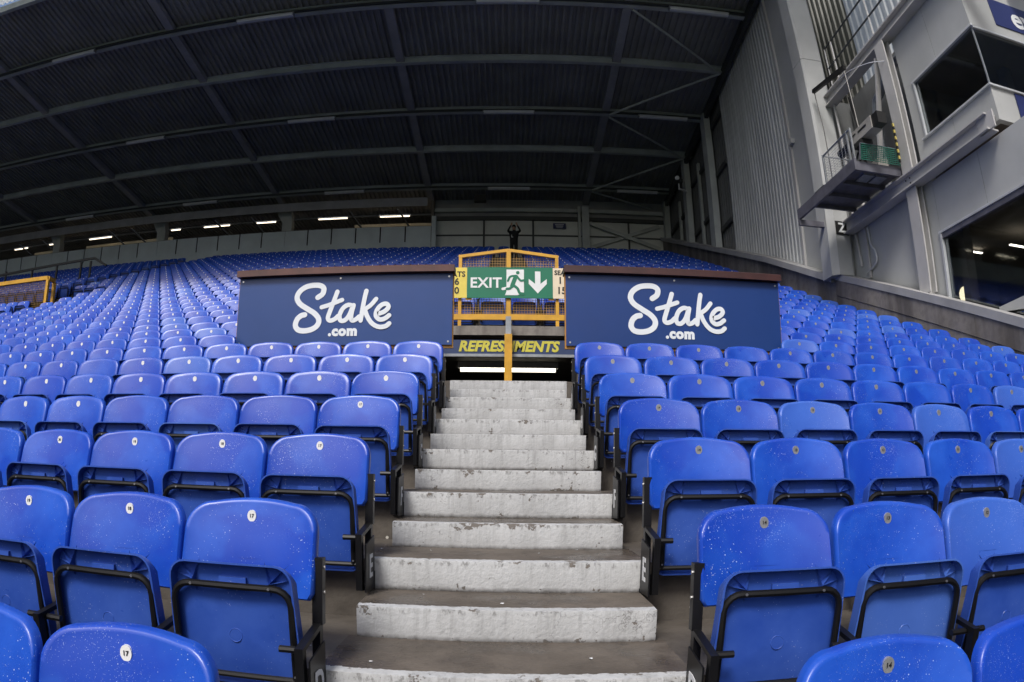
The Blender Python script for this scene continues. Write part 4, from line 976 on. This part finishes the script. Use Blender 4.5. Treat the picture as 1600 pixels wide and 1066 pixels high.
mb = MB(); mb.tube([(6.64, 8.36, 6.67), (7.65, 8.36, 6.67)], .015, 6); mb.tube([(6.64, 8.46, 6.36), (6.64, 8.36, 6.67)], .014, 6); mb.tube([(7.65, 8.46, 6.36), (7.65, 8.36, 6.67)], .014, 6); part('net_rail', mb, 'platform_steel', cp)
tc = thing('television_camera', 'grey television camera with long lens on the wall platform', 'camera', (6.95, 9, 6.3))
mb = MB(); mb.bar((6.85, 8.85, 6.95), (6.85, 7.95, 6.95), .24, .26); part('body', mb, 'grey_box', tc)
mb = MB(); mb.bar((6.73, 8.5, 6.98), (6.73, 8.15, 6.98), .012, .04); mb.bar((6.73, 8.75, 7.0), (6.73, 8.6, 7.0), .012, .03); part('vent', mb, 'ink', tc)
mb = MB(); mb.tube([(6.85, 8.85, 6.95), (6.85, 9.2, 6.96), (6.85, 9.24, 6.96), (6.85, 9.5, 6.98)], [.10, .11, .085, .10], 12); part('lens', mb, 'ink', tc, 40)
mb = MB(); mb.bar((6.85, 7.95, 6.95), (6.85, 7.72, 6.95), .2, .24); part('hood', mb, 'ink', tc)
mb = MB(); mb.box(6.72, 6.98, 8.4, 8.75, 6.72, 6.82); mb.tube([(6.85, 8.6, 6.72), (6.85, 8.6, 6.5)], .06, 8); mb.tube([(6.9, 8.9, 6.75), (7.0, 9.3, 6.6)], .02, 6); part('head', mb, 'ink', tc)
for dx, dy in ((-.2, .25), (.25, .2), (0, -.05)):
    mb = MB(); mb.tube([(6.85, 8.65, 6.55), (6.85+dx, 8.65+dy, 6.29)], .022, 6); part('leg', mb, 'ink', tc)
mb = MB()
for i in range(12):
    mb.cur = i % 2; mb.bar((7.42, 8.2+.002*i, 7.15-i*.07), (7.43, 8.2+.002*(i+1), 7.15-(i+1)*.07), .035, .035)
solid('hazard_pole', mb, ['hazard_yellow', 'ink'], 'black and yellow striped pole on the camera platform', 'pole', (7.42, 8.2, 6.3))
mb = MB(); mb.prism([(9.15, 6.3), (9.7, 6.3), (9.68, 6.48), (9.5, 6.56), (9.2, 6.52)], 6.75, 7.05, 'x'); solid('equipment_bag', mb, 'blue_bag', 'blue equipment bag lying on the camera platform', 'bag', (6.9, 9.4, 6.3))
mb = MB(); mb.box(7.25, 7.5, 8.75, 9.05, 6.285, 6.62); solid('equipment_case', mb, 'grey_box', 'pale equipment case standing on the camera platform', 'case', (7.38, 8.9, 6.28))
cc = thing('security_camera', 'small white security camera on the side wall column', 'camera', (7.2, 23.2, 12.2))
mb = MB(); mb.bar((6.95, 23.55, 12.42), (7.12, 23.1, 12.36), .14, .16); part('body', mb, 'dark_steel', cc)
mb = MB(); mb.tube([(6.93, 23.02, 12.42), (6.92, 23.0, 12.42)], .1, 10); part('front', mb, 'lamp_housing', cc)
mb = MB(); mb.bar((7.03, 23.3, 12.05), (7.44, 23.5, 12.05), .06, .06); mb.bar((7.05, 23.3, 12.05), (7.05, 23.3, 12.3), .05, .05); part('bracket', mb, 'lamp_housing', cc)
mb = MB(); mb.box(-1.55, -1.0, 26.7, 27.0, 12.7, 13.0); solid('loudspeaker', mb, 'ink', 'black loudspeaker hanging under the rear roof beam', 'speaker', (-1.28, 26.8, 12.7))

# ------------------------------------------------------------------ far-left barriers
yb = thing('yellow_barrier', 'yellow barrier with mesh at the far left exit', 'barrier', (-15, 13, H(16)))
P1 = Vector((-12.68, 12.98, 5.58)); P2 = Vector((-12.72, 13.34, 5.58)); XLB = -17.6
mb = MB(); mb.bar((XLB, P1.y, 5.52), tuple(P1), .09, .11); part('top_rail', mb, 'yellow_paint', yb)
mb = MB(); mb.bar(tuple(P1), tuple(P2), .09, .11); part('top_rail', mb, 'yellow_paint', yb)
for p in (P1, P2, Vector((XLB, P1.y, 5.5)), Vector((-15.1, P1.y, 5.5))):
    mb = MB(); mb.box(p.x-.045, p.x+.045, p.y-.044, p.y+.044, 4.2, p.z-.05); part('post', mb, 'yellow_paint', yb)
mb = MB()
for i in range(80): x = XLB+.05+i*.061; mb.box(x-.003, x+.003, P1.y-.003, P1.y+.003, 4.3, 5.50)
for i in range(20): mb.box(XLB, P1.x, P1.y+.0035, P1.y+.0085, 4.3+i*.061, 4.306+i*.061)
part('wire_mesh', mb, 'wire', yb)
rl = thing('black_railing', 'thin black railing in the upper left seats below the parapet', 'railing', (-19, 22, 8))
pts = [(-15.6, 20.0, 8.15), (-16.24, 20.0, 8.51), (-21.6, 20.0, 8.25)]
for a, b in zip(pts[:-1], pts[1:]):
    mb = MB(); mb.bar(a, b, .07, .09); part('rail', mb, 'ink', rl)
for x in (-16.4, -16.9, -18.2, -19.6, -21.2):
    mb = MB(); mb.box(x-.04, x+.04, 19.97, 20.03, 7.0, 8.4); part('post', mb, 'ink', rl)

# ------------------------------------------------------------------ person at the top of the aisle
pz = H(32); px, py = .25, 26.25
J = {'pelvis': (0,0,.95), 'chest': (0,-.02,1.30), 'neck': (0,-.02,1.47), 'head': (0,-.05,1.60), 'crown': (0,-.04,1.73),
     'lsh': (-.17,-.01,1.40), 'lel': (-.27,-.22,1.38), 'lwr': (-.15,-.26,1.60), 'lh': (-.10,-.22,1.70), 'rsh': (.17,-.01,1.40), 'rel': (.28,-.20,1.40), 'rwr': (.16,-.25,1.62), 'rh': (.11,-.21,1.72),
     'lhip': (-.09,0,.90), 'lkn': (-.10,-.02,.48), 'lan': (-.11,.02,.09), 'lto': (-.12,-.13,.03), 'rhip': (.09,0,.90), 'rkn': (.10,-.02,.48), 'ran': (.11,.02,.09), 'rto': (.12,-.13,.03)}
rad = {'pelvis': .19, 'chest': .20, 'neck': .062, 'head': .085, 'crown': .07, 'lsh': .075, 'lel': .055, 'lwr': .038, 'lh': .035, 'rsh': .075, 'rel': .055, 'rwr': .038, 'rh': .035, 'lhip': .10, 'lkn': .075, 'lan': .055, 'lto': .04, 'rhip': .10, 'rkn': .075, 'ran': .055, 'rto': .04}
E_ = [('pelvis','chest'),('chest','neck'),('neck','head'),('head','crown'),('chest','lsh'),('lsh','lel'),('lel','lwr'),('lwr','lh'),('chest','rsh'),('rsh','rel'),('rel','rwr'),('rwr','rh'),('pelvis','lhip'),('lhip','lkn'),('lkn','lan'),('lan','lto'),('pelvis','rhip'),('rhip','rkn'),('rkn','ran'),('ran','rto')]
ks = list(J); edges = [(ks.index(a), ks.index(b)) for a, b in E_]; vsx = [J[k] for k in ks]
for sgn, hk in ((-1, 'lh'), (1, 'rh')):      # five fingers
    hp = Vector(J[hk])
    for i, (dx, dz, dy) in enumerate([(.035,.03,-.02),(.022,.085,0),(.007,.095,.005),(-.009,.088,.008),(-.024,.07,.01)]):
        vsx.append(tuple(hp+Vector((-sgn*dx, dy, dz)))); edges.append((ks.index(hk), len(vsx)-1))
me = bpy.data.meshes.new('person'); me.from_pydata(vsx, edges, [])
po = link('person', me, None, (px, py, pz))
sk = po.modifiers.new('skin', 'SKIN'); po.modifiers.new('sub', 'SUBSURF').levels = 1
if not me.skin_vertices: 
    bpy.context.view_layer.objects.active = po; po.select_set(True); bpy.ops.object.modifier_remove(modifier='skin'); bpy.ops.object.modifier_add(type='SKIN'); bpy.ops.object.modifier_move_to_index(modifier=po.modifiers[-1].name, index=0)
for i, sv in enumerate(me.skin_vertices[0].data):
    r_ = rad[ks[i]] if i < len(ks) else .010; sv.radius = (r_, r_*(.72 if i < len(ks) and ks[i] in ('chest', 'pelvis') else 1)); sv.use_root = (i == 0)
bpy.context.view_layer.update()
ev = bpy.data.meshes.new_from_object(po.evaluated_get(bpy.context.evaluated_depsgraph_get()))
po.modifiers.clear(); po.data = ev; ev.materials.clear()
ev.materials.append(MATS['dark_cloth']); ev.materials.append(MATS['skin'])
for p_ in ev.polygons:
    c = p_.center; p_.use_smooth = True
    p_.material_index = 1 if (c.z > 1.50 and (abs(c.x) < .1 and c.z > 1.5 or c.z > 1.63)) else 0
tag(po, 'person in dark jacket atop the aisle, both hands raised to the face', 'person')
hb = MB()
for i in range(6):
    a0 = math.pi*.5*i/6; a1 = math.pi*.5*(i+1)/6
    for j in range(14):
        b0 = 2*math.pi*j/14; b1 = 2*math.pi*(j+1)/14
        P = lambda a, b: (.098*math.cos(a)*math.cos(b), -.03+.105*math.cos(a)*math.sin(b), 1.63+.13*math.sin(a))
        hb.add([P(a0,b0),P(a0,b1),P(a1,b1),P(a1,b0)], [(0,1,2,3)])
link('hair', hb.mesh('hair', 'ink', True), po)
jb = MB(); text_at(jb, 'L', .16, (-.08, -.165, 1.16), extrude=.002, offset=.006); link('jacket_letter', jb.mesh('jacket_letter', 'letter_white'), po)
